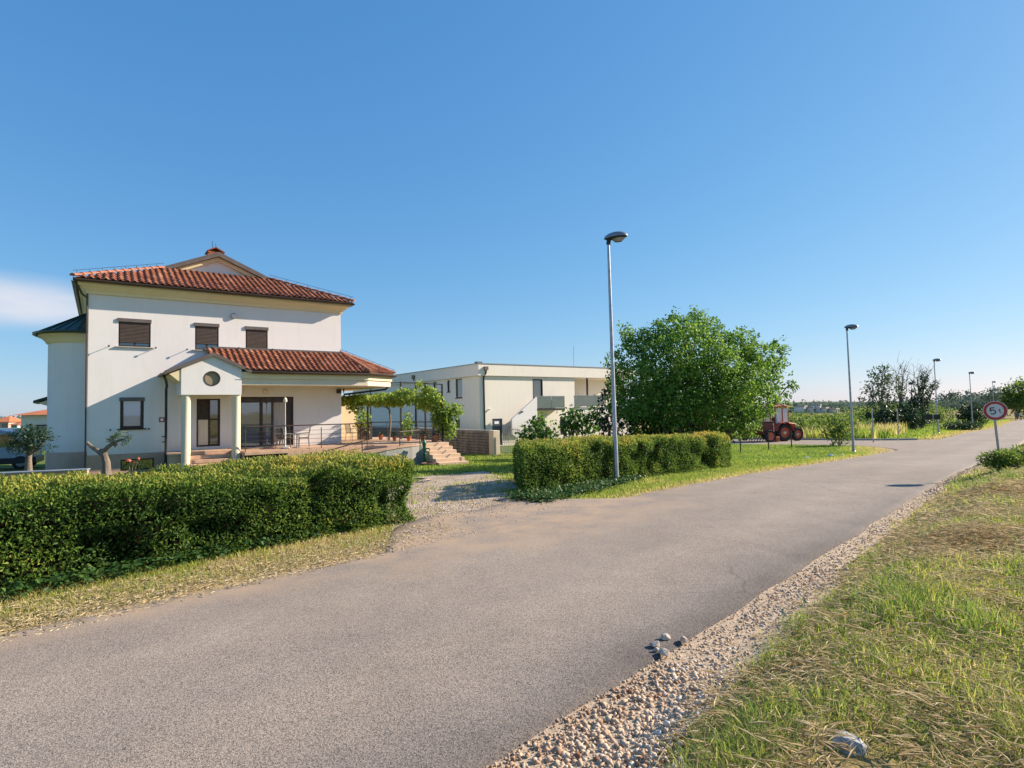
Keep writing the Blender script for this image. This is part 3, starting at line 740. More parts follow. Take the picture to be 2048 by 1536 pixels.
# ================================================================== HEDGES
def hedge(name, t0, o0, t1, o1, thick, h0, h1, dens, ll, label, seed, yellow=.0, skew=0.0):
    rng = np.random.default_rng(seed)
    a = np.array(to_xy(t0, o0)); b = np.array(to_xy(t1, o1)); Ln = np.linalg.norm(b - a)
    dx = (b - a) / Ln; dn = np.array([-dx[1], dx[0]])
    root = empty(name, (a[0], a[1], gz(*a)), 0, label, 'hedge')
    r = .22
    def surf(n, inset):
        # sample a rounded box
        x1, y1, z1 = Ln, thick, 1.0
        ar = np.array([Ln * 1.15 * 1.2, Ln * thick, thick * 1.15, thick * 1.15, Ln * 1.15 * .35]); c = rng.choice(5, n, p=ar / ar.sum())
        s_, q = rng.random(n), rng.random(n)
        p = np.empty((n, 3))
        p[:, 0] = np.where(c < 2, s_ * Ln, np.where(c == 2, 0, np.where(c == 3, Ln, s_ * Ln)))
        p[:, 1] = np.where(c == 0, 0, np.where(c == 4, thick, q * thick)); p[:, 1] = np.where((c == 2) | (c == 3), s_ * thick, p[:, 1])
        p[:, 2] = np.where(c == 1, 1.0, q)
        H = h0 + (h1 - h0) * p[:, 0] / Ln + (vnoise(p[:, 0], 7.1 + seed, 1.7) - .5) * .10
        p[:, 2] *= H
        qn = np.stack([np.clip(p[:, 0], r, Ln - r), np.clip(p[:, 1], r, thick - r), np.clip(p[:, 2], 0, H - r)], 1)
        d = p - qn; nn_ = unit(d + 1e-6)
        p = qn + nn_ * r
        lump = (vnoise(p[:, 0] + 3 * p[:, 1], p[:, 2] * 1.3 + seed, .55) - .5) * .14 + (vnoise(p[:, 0] * 1.0, p[:, 2] + p[:, 1], .22) - .5) * .08
        return p, nn_, lump, H
    n = int((Ln * (1.5 + thick) + thick * 2.4) * dens)
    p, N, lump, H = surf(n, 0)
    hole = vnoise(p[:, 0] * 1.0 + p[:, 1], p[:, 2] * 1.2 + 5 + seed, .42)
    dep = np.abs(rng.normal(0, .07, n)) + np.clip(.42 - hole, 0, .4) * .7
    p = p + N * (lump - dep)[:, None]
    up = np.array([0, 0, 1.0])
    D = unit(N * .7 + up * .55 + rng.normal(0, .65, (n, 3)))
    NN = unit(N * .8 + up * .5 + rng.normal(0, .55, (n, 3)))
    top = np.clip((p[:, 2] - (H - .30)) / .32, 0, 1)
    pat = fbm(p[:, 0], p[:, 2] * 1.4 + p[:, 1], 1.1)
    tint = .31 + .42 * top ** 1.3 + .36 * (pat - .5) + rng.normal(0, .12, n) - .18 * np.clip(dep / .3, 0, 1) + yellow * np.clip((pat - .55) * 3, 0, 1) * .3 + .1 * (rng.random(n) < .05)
    p[:, 0] += skew * p[:, 1]
    W = np.stack([a[0] + dx[0] * p[:, 0] + dn[0] * p[:, 1], a[1] + dx[1] * p[:, 0] + dn[1] * p[:, 1]], 1)
    R3 = np.array([[dx[0], dx[1], 0], [dn[0], dn[1], 0], [0, 0, 1]])
    z = Gz(W[:, 0], W[:, 1]) + p[:, 2]
    P = np.stack([W[:, 0] - a[0], W[:, 1] - a[1], z - gz(*a)], 1)
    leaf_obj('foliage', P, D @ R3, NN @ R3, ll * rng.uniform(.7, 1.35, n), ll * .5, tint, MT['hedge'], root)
    # solid near-black core for the woody inside, added to block light
    m = MB(); k = 14
    for i in range(k):
        xa, xb = .42 + (Ln - .84) * i / k, .42 + (Ln - .84) * (i + 1) / k
        A0 = a + dx * xa; z0 = gz(*A0) - gz(*a); Hm = h0 + (h1 - h0) * (xa / Ln)
        def W3(x, y, zz): q = dx * (x + skew * y) + dn * y; return (q[0], q[1], z0 + zz)
        vs = [W3(xa, .42, -.05), W3(xb, .42, -.05), W3(xb, thick - .42, -.05), W3(xa, thick - .42, -.05), W3(xa, .42, Hm - .42), W3(xb, .42, Hm - .42), W3(xb, thick - .42, Hm - .42), W3(xa, thick - .42, Hm - .42)]
        m.add(vs, [[0, 3, 2, 1], [4, 5, 6, 7], [0, 1, 5, 4], [1, 2, 6, 5], [2, 3, 7, 6], [3, 0, 4, 7]])
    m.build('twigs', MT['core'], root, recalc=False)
    return root
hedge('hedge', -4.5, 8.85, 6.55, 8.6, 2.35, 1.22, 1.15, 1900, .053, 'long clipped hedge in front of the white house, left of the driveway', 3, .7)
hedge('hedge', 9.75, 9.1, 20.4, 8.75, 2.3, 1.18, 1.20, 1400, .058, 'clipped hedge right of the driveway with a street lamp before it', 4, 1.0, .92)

def ivy():
    n = 5200
    t = np.concatenate([RNG.uniform(9.3, 14.5, n), RNG.uniform(-4.5, 5.5, 3000)]); fr = RNG.random(len(t))
    front = np.where(t > 8, np.interp(t, [9.75, 20.4], [9.1, 8.75]), 8.75)
    wd = np.where(t > 8, np.interp(t, [9.3, 11.5, 13, 14.5], [1.25, 1.0, .6, .15]), np.interp(t, [-4.5, 1.5, 3.5, 5.5], [.3, .45, .2, .05]))
    o = front + .12 - wd * fr + RNG.normal(0, .07, len(t)); x, y = to_xy(t, o); n = len(t)
    k = in_view(x, y); x, y, t = x[k], y[k], t[k]; n = len(x)
    P = np.stack([x, y, Gz(x, y) + RNG.uniform(.02, .16, n)], 1)
    D = np.stack([RNG.normal(0, 1, n), RNG.normal(0, 1, n), RNG.normal(.25, .3, n)], 1)
    N = np.tile([.2, -.2, 1.], (n, 1)) + RNG.normal(0, .4, (n, 3))
    o = leaf_obj('ground_cover', P, D, N, RNG.uniform(.05, .09, n), .06, np.clip(RNG.normal(.4, .25, n), 0, 1), MT['ivy'], None, .1)
    tag(o, 'low dark ivy spreading from the foot of the hedges', 'ground cover', kind='stuff')
ivy()

# ================================================================== WHITE HOUSE
HA = (-16.67, 23.05, 0.0); HR = R_(35)
house = empty('house', HA, HR, 'two-storey white house with clay tile roof and columned porch', 'house')
def hxy(u, v):
    return HA[0] + u * math.cos(HR) - v * math.sin(HR), HA[1] + u * math.sin(HR) + v * math.cos(HR)
W_, D_, EAVE = 10.1, 11.0, 6.9

def wall_open(mb, u0, u1, w0, w1, ops, v=0.0, depth=.16, axis='v', sgn=1):
    """wall face on plane v (axis 'v') or u (axis 'u'), with openings (a0,a1,b0,b1) and reveals going inwards"""
    us = sorted({u0, u1, *[o[0] for o in ops], *[o[1] for o in ops]}); ws = sorted({w0, w1, *[o[2] for o in ops], *[o[3] for o in ops]})
    def P(a, b, d=0): return (a, v + d * sgn, b) if axis == 'v' else (v + d * sgn, a, b)
    for i in range(len(us) - 1):
        for j in range(len(ws) - 1):
            ca, cb = (us[i] + us[i + 1]) / 2, (ws[j] + ws[j + 1]) / 2
            if any(o[0] < ca < o[1] and o[2] < cb < o[3] for o in ops): continue
            mb.quad(P(us[i], ws[j]), P(us[i + 1], ws[j]), P(us[i + 1], ws[j + 1]), P(us[i], ws[j + 1]))
    for a0, a1, b0, b1 in ops:
        for p, q in (((a0, b0), (a1, b0)), ((a1, b0), (a1, b1)), ((a1, b1), (a0, b1)), ((a0, b1), (a0, b0))):
            mb.quad(P(*p), P(*q), P(*q, depth), P(*p, depth))

def frame_mb(a0, a1, b0, b1, d0, d1, fw, axis='v', v=0, mull=(), sgn=1):
    m = MB()
    def bx(x0, x1, z0, z1):
        lo, hi = sorted((v + sgn * d0, v + sgn * d1))
        if axis == 'v': m.box(x0, x1, lo, hi, z0, z1)
        else: m.box(lo, hi, x0, x1, z0, z1)
    bx(a0, a0 + fw, b0, b1); bx(a1 - fw, a1, b0, b1); bx(a0 + fw, a1 - fw, b1 - fw, b1); bx(a0 + fw, a1 - fw, b0, b0 + fw)
    for x, wd in mull: bx(x - wd / 2, x + wd / 2, b0 + fw, b1 - fw)
    return m
def pane_mb(a0, a1, b0, b1, d, axis='v', v=0, sgn=1):
    m = MB(); lo, hi = sorted((v + sgn * d, v + sgn * (d + .012)))
    if axis == 'v': m.box(a0, a1, lo, hi, b0, b1)
    else: m.box(lo, hi, a0, a1, b0, b1)
    return m

wins = {'a': (.99, 2.1, 4.82, 5.95), 'b': (3.73, 4.65, 4.8, 5.95), 'c': (5.75, 6.69, 4.95, 5.93), 'd': (1.07, 1.88, 1.48, 2.73)}
ddoor = (3.8, 4.72, .62, 2.68); sdoor = (5.5, 7.83, .50, 2.76); bwin = (1.1, 2.25, -.2, .25)
m = MB()
wall_open(m, 0, W_, .48, EAVE + .45, [*wins.values(), ddoor, sdoor], 0, .2)
m.quad((0, D_, .48), (0, 0, .48), (0, 0, EAVE + .45), (0, D_, EAVE + .45)); m.quad((W_, 0, .48), (W_, D_, .48), (W_, D_, EAVE + .45), (W_, 0, EAVE + .45))
m.quad((W_, D_, .48), (0, D_, .48), (0, D_, EAVE + .45), (W_, D_, EAVE + .45))
m.build('wall', MT['white'], house, recalc=False)
m = MB(); wall_open(m, -.025, W_, -1.0, .478, [bwin], -.03, .25); m.quad((-.03, D_, -1), (-.03, -.03, -1), (-.03, -.03, .478), (-.03, D_, .478))
m.quad((-.03, -.03, .478), (W_, -.03, .478), (W_, .02, .478), (-.03, .02, .478))
m.build('plinth', MT['plinth'], house, recalc=False)
MB().box(.06, W_ - .06, .24, .3, -.5, EAVE).build('interior_lining', MT['room'], house)

MT['skypane'] = glass_mat('sky_tinted_pane', (.24, .32, .44))  # pale blue base colour paints in the sky's reflection
def shutter_window(op, drop, mull=True, stays=True, pale=False):
    a0, a1, b0, b1 = op
    f = frame_mb(a0, a1, b0, b1, .03, .11, .11 if pale else .06, mull=([((a0 + a1) / 2, .07)] if mull else [])).build('window', MT['frame'], house, bevel=.006)
    pane_mb(a0 + .06, a1 - .06, b0 + .06, b1 - .06, .075).build('pane', MT['skypane' if pale else 'glass'], f)
    MB().box(a0 - .03, a1 + .03, -.05, .10, b1 - .13, b1 + .02).build('shutter_box', MT['barge'], f, bevel=.008)
    if drop > 0:
        m = MB(); z1 = b1 - .13; z0 = b1 - (b1 - b0) * drop; n = max(2, int((z1 - z0) / .055))
        for i in range(n):
            za, zb = z0 + (z1 - z0) * i / n, z0 + (z1 - z0) * (i + 1) / n
            m.extr([(a0 + .05, .005, za + .004), (a0 + .05, -.004, (za + zb) / 2), (a0 + .05, .005, zb - .004), (a0 + .05, .02, zb), (a0 + .05, .02, za)], (a1 - a0 - .1, 0, 0))
        m.build('roller_shutter', MT['shutter'], f)
    m = MB().box(a0 - .1, a1 + .1, -.07, .14, b0 - .045, b0)
    m.build('sill', MT['conc'] if stays else MT['frame'], f, bevel=.006)
    for x in (a0 - .32, a1 + .17):
        MB().tube([(x, .01, b0 - .03), (x, -.20, b0 - .02)], .012, 6).box(x - .03, x + .03, -.215, -.19, b0 - .055, b0 + .01).build('shutter_stay', MT['black'], f)
    return f
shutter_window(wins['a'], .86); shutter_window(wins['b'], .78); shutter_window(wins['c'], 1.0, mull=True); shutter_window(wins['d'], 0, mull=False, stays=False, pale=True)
f = frame_mb(*bwin, .05, .12, .05, mull=[((bwin[0] + bwin[1]) / 2, .05)]).build('basement_window', MT['frame'], house)
pane_mb(bwin[0] + .05, bwin[1] - .05, bwin[2] + .05, bwin[3] - .05, .08).build('pane', MT['glass'], f)

# front door: dark opening with one pale leaf and one glazed leaf
f = frame_mb(*ddoor, .02, .12, .06).build('door', MT['frame'], house, bevel=.006)
MB().box(ddoor[0] + .06, 4.26, .07, .11, .68, 1.78).build('door_panel', MT['ivory'], f, bevel=.01)
MB().box(ddoor[0] + .06, 4.26, .085, .115, 1.79, 2.62).build('transom_panel', MT['frame'], f)
pane_mb(4.34, ddoor[1] - .06, .7, 2.62, .09).build('pane', MT['glass'], f)
MB().box(4.27, 4.33, .05, .12, .68, 2.62).box(4.34, 4.66, .06, .1, 1.75, 1.82).build('mullion', MT['frame'], f)
MB().tube([(4.28, .05, 1.5), (4.28, .0, 1.5), (4.38, .0, 1.5)], .012, 6).build('handle', MT['grey'], f)
# sliding terrace door
f = frame_mb(*sdoor, .03, .13, .07, mull=[(6.42, .12), (6.9, .06)]).build('sliding_door', MT['frame'], house, bevel=.006)
pane_mb(5.57, 6.36, .57, 2.5, .09).build('pane', MT['glass2'], f); pane_mb(6.48, 6.87, .57, 2.5, .10).build('pane', MT['glass2'], f)
MB().box(5.57, 7.76, .05, .14, 2.5, 2.69).build('shutter_box', MT['brown'], f)
m = MB(); n = 15
pts = [(6.93 + (7.5 - 6.93) * i / n, .12 + .02 * math.sin(i * 1.9)) for i in range(n + 1)]
for i in range(n): m.quad((*pts[i], .57), (*pts[i + 1], .57), (*pts[i + 1], 2.5), (*pts[i], 2.5))
m.build('curtain', MT['curtain'], f, recalc=False, smooth=True)
MB().box(7.5, 7.76, .09, .13, .57, 2.5).build('side_panel', MT['brown'], f)

# small fittings on the facade
MB().lathe([(0, -.10), (.11, -.10), (.13, -.04), (.13, .02)], (5.25, 0, 6.37), 18, 'y').build('vent_cap', MT['grey'], house, smooth=True)
m = MB().lathe([(0, -.10), (.09, -.085), (.13, -.03), (.13, .02)], (6.58, 0, 3.0), 18, 'y').build('wall_lamp', MT['ivory'], house, smooth=True)
pl = MB().box(2.42, 2.62, -.02, .005, 1.72, 1.92).build('number_plate', pm('plate_red', (.30, .10, .07), None, 3, .5), house, bevel=.004)
MB().box(2.47, 2.57, -.024, -.0205, 1.77, 1.87).build('plate_field', MT['paper'], pl)
MB().box(9.86, 10.08, -.12, 0, 2.92, 3.12).build('alarm_box', MT['black'], house, bevel=.01)
for zz in (1.12, .9): MB().tube([(2.6, 0, zz), (2.6, -.16, zz)], .016, 6).box(2.52, 2.66, -.17, -.15, zz - .02, zz + .02).build('wall_hook', MT['black'], house)

# cornice (cream, stepped) round the main roof
def cornice(name, ring_u0, ring_u1, ring_v0, ring_v1, prof, mat, parent, back=True):
    """prof list of (out, w): swept round front, left, right"""
    m = MB()
    n = len(prof)
    corners = lambda o: [(ring_u0 - o, ring_v1), (ring_u0 - o, ring_v0 - o), (ring_u1 + o, ring_v0 - o), (ring_u1 + o, ring_v1)]
    vs = []
    for o, w_ in prof: vs += [(x, y, w_) for x, y in corners(o)]
    fs = []
    for i in range(n - 1):
        for j in range(3): fs.append([i * 4 + j, i * 4 + j + 1, (i + 1) * 4 + j + 1, (i + 1) * 4 + j])
    m.add(vs, fs); return m.build(name, mat, parent)
cornice('cornice', 0, W_, 0, D_, [(.003, 6.86), (.07, 6.86), (.09, 6.95), (.12, 6.99), (.15, 7.0), (.20, 7.06), (.27, 7.12), (.33, 7.14), (.35, 7.16), (.35, 7.27), (.003, 7.27)], MT['cream'], house)
roof = empty('roof', (0, 0, 0), 0, parent=house)
OV = .50; EZ = 7.36; SL = math.tan(R_(23.2))
# gutter: half round, front brown, sides green
def gutter(path, r, name, mat, parent):
    m = MB(); k = len(path); n = 7; vs = []
    P = [Vector(p) for p in path]
    for i, p in enumerate(P):
        d1 = (P[i] - P[i - 1]).normalized() if i > 0 else (P[1] - P[0]).normalized(); d2 = (P[i + 1] - P[i]).normalized() if i < k - 1 else d1
        n1 = Vector((d1.y, -d1.x, 0)); n2 = Vector((d2.y, -d2.x, 0)); nb = (n1 + n2).normalized(); sc_ = 1 / max(.3, nb.dot(n1))
        for j in range(n):
            t = math.pi * j / (n - 1); vs.append(p + nb * (math.cos(t) * r * sc_) + Vector((0, 0, -math.sin(t) * r)))
        vs.append(p + nb * (-r * sc_) + Vector((0, 0, .02))); vs.append(p + nb * (r * sc_) + Vector((0, 0, .02)))
    q = n + 2; fs = []
    for i in range(k - 1):
        for j in range(n - 1): fs.append([i * q + j, i * q + j + 1, (i + 1) * q + j + 1, (i + 1) * q + j])
        fs.append([i * q + n - 1, i * q + n, (i + 1) * q + n, (i + 1) * q + n - 1]); fs.append([i * q + n + 1, i * q, (i + 1) * q, (i + 1) * q + n + 1])
    return m.add(vs, fs).build(name, mat, parent, smooth=True)
gr_ = .085; gz0 = EZ - .04
gutter([(-OV + .04, -OV + .02, gz0), (W_ + OV - .04, -OV + .02, gz0)], gr_, 'gutter', MT['brown'], roof)
gutter([(-OV + .02, D_, gz0), (-OV + .02, -OV + .03, gz0)], gr_, 'gutter', MT['greenmetal'], roof)
gutter([(W_ + OV - .02, -OV + .04, gz0), (W_ + OV - .02, D_, gz0)], gr_, 'gutter', MT['brown'], roof)
# roof deck (Dutch gable)
VG = 2.75; um = W_ / 2; RZ = EZ + (um + OV) * SL
uL = -OV + (VG + OV); uR = W_ + OV - (VG + OV); zg_ = EZ + (VG + OV) * SL
m = MB()
a, b = (-OV, -OV, EZ), (W_ + OV, -OV, EZ)
vg2 = VG + .32; uL2 = -OV + (vg2 + OV); uR2 = W_ + OV - (vg2 + OV); zg2 = EZ + (vg2 + OV) * SL
m.quad(a, b, (uR2, vg2, zg2), (uL2, vg2, zg2))
m.quad((-OV, D_ + OV, EZ), a, (uL, VG, zg_), (um, VG, RZ), (um, D_ - 4, RZ))
m.quad(b, (W_ + OV, D_ + OV, EZ), (um, D_ - 4, RZ), (um, VG, RZ), (uR, VG, zg_))
m.quad((W_ + OV, D_ + OV, EZ), (-OV, D_ + OV, EZ), (um, D_ - 4, RZ))
m.quad((-OV, D_ + OV, EZ - .05), (W_ + OV, D_ + OV, EZ - .05), (W_ + OV, -OV, EZ - .05), (-OV, -OV, EZ - .05))
deck = m.build('roof_deck', MT['plinth'], roof, recalc=False)
# gable wall, cream raking cornice, metal barge and flashing
gv = VG + .30
m = MB().quad((uL + .25, gv, zg_ + .02), (uR - .25, gv, zg_ + .02), (um, gv, RZ - .12)); m.build('gable_wall', MT['white'], roof, recalc=False)
m = MB(); th = .17
for s_, ue in ((-1, uL), (1, uR)):
    m.extr([(ue - s_ * .25, gv - .16, zg_ + .10 * 0 + .02), (um, gv - .16, RZ - .10), (um, gv - .16, RZ - .10 - th), (ue - s_ * .72, gv - .16, zg_ + .02)], (0, .15, 0))
m.build('raking_cornice', MT['cream'], roof)
m = MB()
for s_, ue in ((-1, uL - .22), (1, uR + .22)):
    zz = EZ + ((ue + OV) if s_ < 0 else (W_ + OV - ue)) * SL
    m.extr([(ue, VG - .08, zz + .11), (um, VG - .08, RZ + .12), (um, VG - .08, RZ - .10), (ue, VG - .08, zz - .09)], (0, .24, 0))
m.build('barge_board', MT['barge'], roof)
MB().box(uL + .15, uR - .15, gv - .20, gv + .02, zg_ + .0, zg_ + .09).build('flashing', MT['barge'], roof)
# chimney
ch = MB().box(4.72, 5.4, 3.7, 4.4, 9.2, RZ + .36).build('chimney', pm('chimney_brick', (.32, .10, .05), (.45, .17, .09), 8, .9, .5, 30), roof, bevel=.01)
m = MB()
for i in range(5):
    z = RZ + .05 + i * .065
    for j in range(3): m.box(4.70 + j * .24 + (.06 if i % 2 else 0), 4.70 + j * .24 + .2 + (.06 if i % 2 else 0), 3.685, 3.72, z, z + .052)
bk = m.build('brick_course', pm('chimney_brick_face', (.42, .12, .06), (.52, .2, .1), 14, .9), ch)
m = MB()
m.extr([(4.66, 3.62, RZ + .38), (5.06, 3.62, RZ + .60), (5.46, 3.62, RZ + .38), (5.46, 3.62, RZ + .33), (5.06, 3.62, RZ + .54), (4.66, 3.62, RZ + .33)], (0, .86, 0))
m.build('chimney_cap', MT['tile'], ch)
MB().tube([(4.95, 4.0, RZ + .5), (4.95, 4.0, RZ + .95)], .012, 5).build('lightning_rod', MT['black'], ch)
MB().tube([(5.10, 4.0, RZ + .5), (5.10, 4.0, RZ + .85)], .010, 5).build('lightning_rod', MT['black'], ch)

# clay tiles
TW, TR = .24, .36
def tile_mesh():
    m = MB(); pr = [(0, .0), (.025, .03), (.06, .058), (.085, .062), (.11, .058), (.145, .03), (.17, .0), (.24, .004)]
    y0, y1 = 0, TR + .05; lift = .035
    n = len(pr)
    vs = [(x, y0, z + lift) for x, z in pr] + [(x, y1, z + .006) for x, z in pr] + [(x, y0 + .004, z * .72 + lift - .024) for x, z in pr]
    fs = [[i, i + 1, n + i + 1, n + i] for i in range(n - 1)] + [[2 * n + i, 2 * n + i + 1, i + 1, i] for i in range(n - 1)]
    m.add(vs, fs)
    me = bpy.data.meshes.new('roof_tile'); me.from_pydata(m.v, [], m.f); me.materials.append(MT['tile'])
    me.polygons.foreach_set('use_smooth', [True] * len(me.polygons)); me.set_sharp_from_angle(angle=R_(50))
    return me
TILE = tile_mesh()
tv = np.array([v.co[:] for v in TILE.vertices]); tf = np.array([list(p.vertices) for p in TILE.polygons])
tiles = []   # (matrix, distance)
def lay(o, ex, ey, inside, nx, ny, x0=0):
    """o origin at eave, ex along eave, ey up slope (unit); inside(x,y) keeps"""
    o, ex, ey = Vector(o), Vector(ex).normalized(), Vector(ey).normalized(); ez = ex.cross(ey)
    for j in range(ny):
        for i in range(nx):
            x = x0 + i * TW; y = j * TR
            if not inside(x + TW / 2, y + TR * .5): continue
            p = o + ex * x + ey * y + ez * .012
            Mx = Matrix((( ex.x, ey.x, ez.x, p.x), (ex.y, ey.y, ez.y, p.y), (ex.z, ey.z, ez.z, p.z), (0, 0, 0, 1)))
            Mx = Mx @ Matrix.Translation((random.uniform(-.004, .004), random.uniform(-.008, .008), 0)) @ Matrix.Rotation(random.uniform(-.012, .012), 4, 'Z')
            tiles.append(Mx)
cs_ = 1 / math.cos(math.atan(SL))
def in_front(x, y):
    run = y / cs_; return run - .09 < x < W_ + 2 * OV - run + .09 and run < vg2 + OV - .1
lay((-OV, -OV - .03, EZ - .01), (1, 0, 0), (0, 1, SL), in_front, int((W_ + 1) / TW) + 1, 11)
# canopy over porch and terrace
CZ, CV, CT = 3.82, -2.02, 4.86; CS = (CT - CZ) / (-CV); ccs = math.sqrt(1 + CS * CS)
HP = Vector((10.1, 0, CT)); FC = Vector((10.82, CV, CZ)); SC_ = Vector((12.5, -1.0, CZ)); BC = Vector((12.5, 5.0, CZ)); 
def in_can(x, y):
    u = 4.15 + x; v = CV + y / ccs
    if v > -.1: return False
    # right hip from HP to FC
    hu = 10.1 + (10.82 - 10.1) * (v / CV)
    # valley with porch gable
    val = 5.62 + (4.15 - 5.62) * np.clip((v - CV) / (1.45), 0, 1)
    return val - .06 < u < hu + .04
lay((4.15, CV - .02, CZ), (1, 0, 0), (0, 1, CS), in_can, 30, 7)
e1 = (SC_ - FC).normalized(); mid = HP - FC; ey2 = (mid - e1 * mid.dot(e1)).normalized(); sl_len = (mid - e1 * mid.dot(e1)).length; apx = mid.dot(e1); elen = (SC_ - FC).length
def in_side(x, y):
    k = y / sl_len; return apx * k - .09 < x < elen + (apx - elen) * k + .09 and y < sl_len
lay(FC + e1 * -.6, e1, ey2, lambda x, y: in_side(x - .6, y), 16, 8)
# the 300 tiles that show largest are single pieces, the rest one mesh
hm = Matrix.Translation(Vector(HA)) @ Matrix.Rotation(HR, 4, 'Z')
tiles.sort(key=lambda Mx: (hm @ Mx.translation - Vector((0, 0, EYE))).length)
for Mx in tiles[:299]:
    o = bpy.data.objects.new('roof_tile', TILE); COL.objects.link(o); o.parent = roof; o.matrix_local = Mx
rest = tiles[299:]
if rest:
    A_ = np.array([np.array(Mx) for Mx in rest]); n = len(rest)
    V = np.einsum('nij,vj->nvi', A_[:, :3, :3], tv) + A_[:, None, :3, 3]
    F = (tf[None] + (np.arange(n) * len(tv))[:, None, None]).reshape(-1, tf.shape[1])
    o = np_mesh('roof_tiling', V.reshape(-1, 3), F, MT['tile'], {'tint': np.repeat(RNG.random(n), len(tv))}, roof, smooth=True)
    o['kind'] = 'stuff'
def ridge_row(p, q, n, hold=True):
    p, q = Vector(p), Vector(q); d = (q - p) / n
    if not hasattr(ridge_row, 'me'):
        m = MB(); k = 7; L = 1.0
        vs = [(math.cos(math.pi * j / (k - 1)) * .13, 0, math.sin(math.pi * j / (k - 1)) * .10 + .04) for j in range(k)] + [(math.cos(math.pi * j / (k - 1)) * .105, 1.12, math.sin(math.pi * j / (k - 1)) * .08 + .03) for j in range(k)]
        m.add(vs, [[j, j + 1, k + j + 1, k + j] for j in range(k - 1)]); m.add([(0, 0, .03)] + vs[:k], [[0, j + 1, j + 2] for j in range(k - 1)])
        me = bpy.data.meshes.new('ridge_tile'); me.from_pydata(m.v, [], m.f); me.materials.append(MT['ridge'])
        me.polygons.foreach_set('use_smooth', [True] * len(me.polygons)); me.set_sharp_from_angle(angle=R_(50)); ridge_row.me = me
    y = d.normalized(); x = y.cross(Vector((0, 0, 1))).normalized(); z = x.cross(y)
    for i in range(n):
        o = bpy.data.objects.new('ridge_tile', ridge_row.me); COL.objects.link(o); o.parent = roof
        pp = p + d * i + z * .012; L = d.length
        o.matrix_local = Matrix(((x.x, y.x * L, z.x, pp.x), (x.y, y.y * L, z.y, pp.y), (x.z, y.z * L, z.z, pp.z), (0, 0, 0, 1)))
ridge_row((-OV, -OV, EZ + .02), (uL, VG, zg_ + .02), 12)
ridge_row((W_ + OV, -OV, EZ + .02), (uR, VG, zg_ + .02), 12)
ridge_row(FC + Vector((0, 0, .02)), HP + Vector((0, 0, .02)), 6)
ridge_row(SC_ + Vector((0, 0, .02)), HP + Vector((0, 0, .02)), 7)
# wire held above the right hip and left hip
for A0, B0 in (((-OV, -OV, EZ + .05), (uL, VG, zg_ + .05)), ((W_ + OV, -OV, EZ + .05), (uR, VG, zg_ + .05)), (tuple(SC_), tuple(HP))):
    A0, B0 = Vector(A0), Vector(B0); up = Vector((0, 0, .22))
    m = MB().tube([A0 + up, B0 + up], .008, 4)
    for i in range(8):
        p = A0.lerp(B0, (i + .3) / 8); m.tube([p, p + up], .009, 4)
    m.build('lightning_wire', MT['black'], roof)
# canopy deck, cornice, soffit slab
m = MB()
m.quad((4.13, -.55, 4.60), (5.62, CV, CZ), tuple(FC), tuple(HP), (4.13, 0, CT))
m.quad(tuple(FC), tuple(SC_), tuple(HP)); m.quad(tuple(SC_), tuple(BC), (10.1, 5, CT), tuple(HP))
can = m.build('canopy_deck', MT['plinth'], roof, recalc=False)
gutter([(5.6, CV + .0, CZ - .05), tuple(FC + Vector((0, 0, -.05))), tuple(SC_ + Vector((0, 0, -.05))), tuple(BC + Vector((0, 0, -.05)))], .085, 'gutter', MT['brown'], roof)
poly = lambda ins: [(5.2, CV + ins), (10.82 - .35 * ins, CV + ins), (12.5 - ins, -1.0 + ins * .55), (12.5 - ins, 5), (10.1, 5), (10.1, 0.002), (5.2, 0.002)]
MB().prism(poly(.13), 3.48, 3.76).build('canopy_cornice', MT['cream'], house)
MB().prism(poly(.19), 3.21, 3.478).build('canopy_ceiling', MT['ivory'], house, bevel=.01)
MB().box(4.4, 10.1, -.10, -.003, CT + .005, CT + .10).build('flashing', MT['barge'], house)
MB().tube([(12.30, -.75, 3.66), (12.30, -.75, 3.3), (12.15, -.65, 3.1), (10.22, -.05, 2.86), (10.2, -.05, 3.15)], .05, 8).build('downpipe', MT['black'], house, smooth=True)
# porch: columns, beams, gable
PV = -1.92
for u in (3.22, 5.06):
    x, y = hxy(u, PV + .2); gb = gz(x, y) - .15
    MB().lathe([(.19, gb), (.19, gb + .25), (.172, gb + .28), (.172, 2.75), (.19, 2.80)], (u, PV + .2, 0), 24).build('column', MT['ivory'], house, smooth=True)
gu0, gu1, gap = 3.03, 5.24, 4.16
sL = .46
def rz(u): return 4.50 - abs(u - gap) * sL
m = MB()
pts = [(gu0, 2.80), (gu1, 2.80), (gu1, rz(gu1) - .06), (gap, rz(gap) - .06), (gu0, rz(gu0) - .06)]
# gable wall with a round opening
cx_, cz_, rr_ = 4.13, 3.46, .29; k = 32
ring = [(cx_ + rr_ * math.cos(2 * math.pi * i / k), cz_ + rr_ * math.sin(2 * math.pi * i / k)) for i in range(k)]
def ray_out(t):
    dx, dz = math.cos(t), math.sin(t); best = 9
    for i in range(5):
        (x1, z1), (x2, z2) = pts[i], pts[(i + 1) % 5]; ex, ez = x2 - x1, z2 - z1
        den = dx * ez - dz * ex
        if abs(den) < 1e-9: continue
        s_ = ((x1 - cx_) * ez - (z1 - cz_) * ex) / den; q = ((x1 - cx_) * dz - (z1 - cz_) * dx) / den
        if s_ > 0 and -1e-6 <= q <= 1 + 1e-6: best = min(best, s_)
    return (cx_ + dx * best, cz_ + dz * best)
angs = sorted([2 * math.pi * i / k for i in range(k)] + [math.atan2(z - cz_, x - cx_) % (2 * math.pi) for x, z in pts])
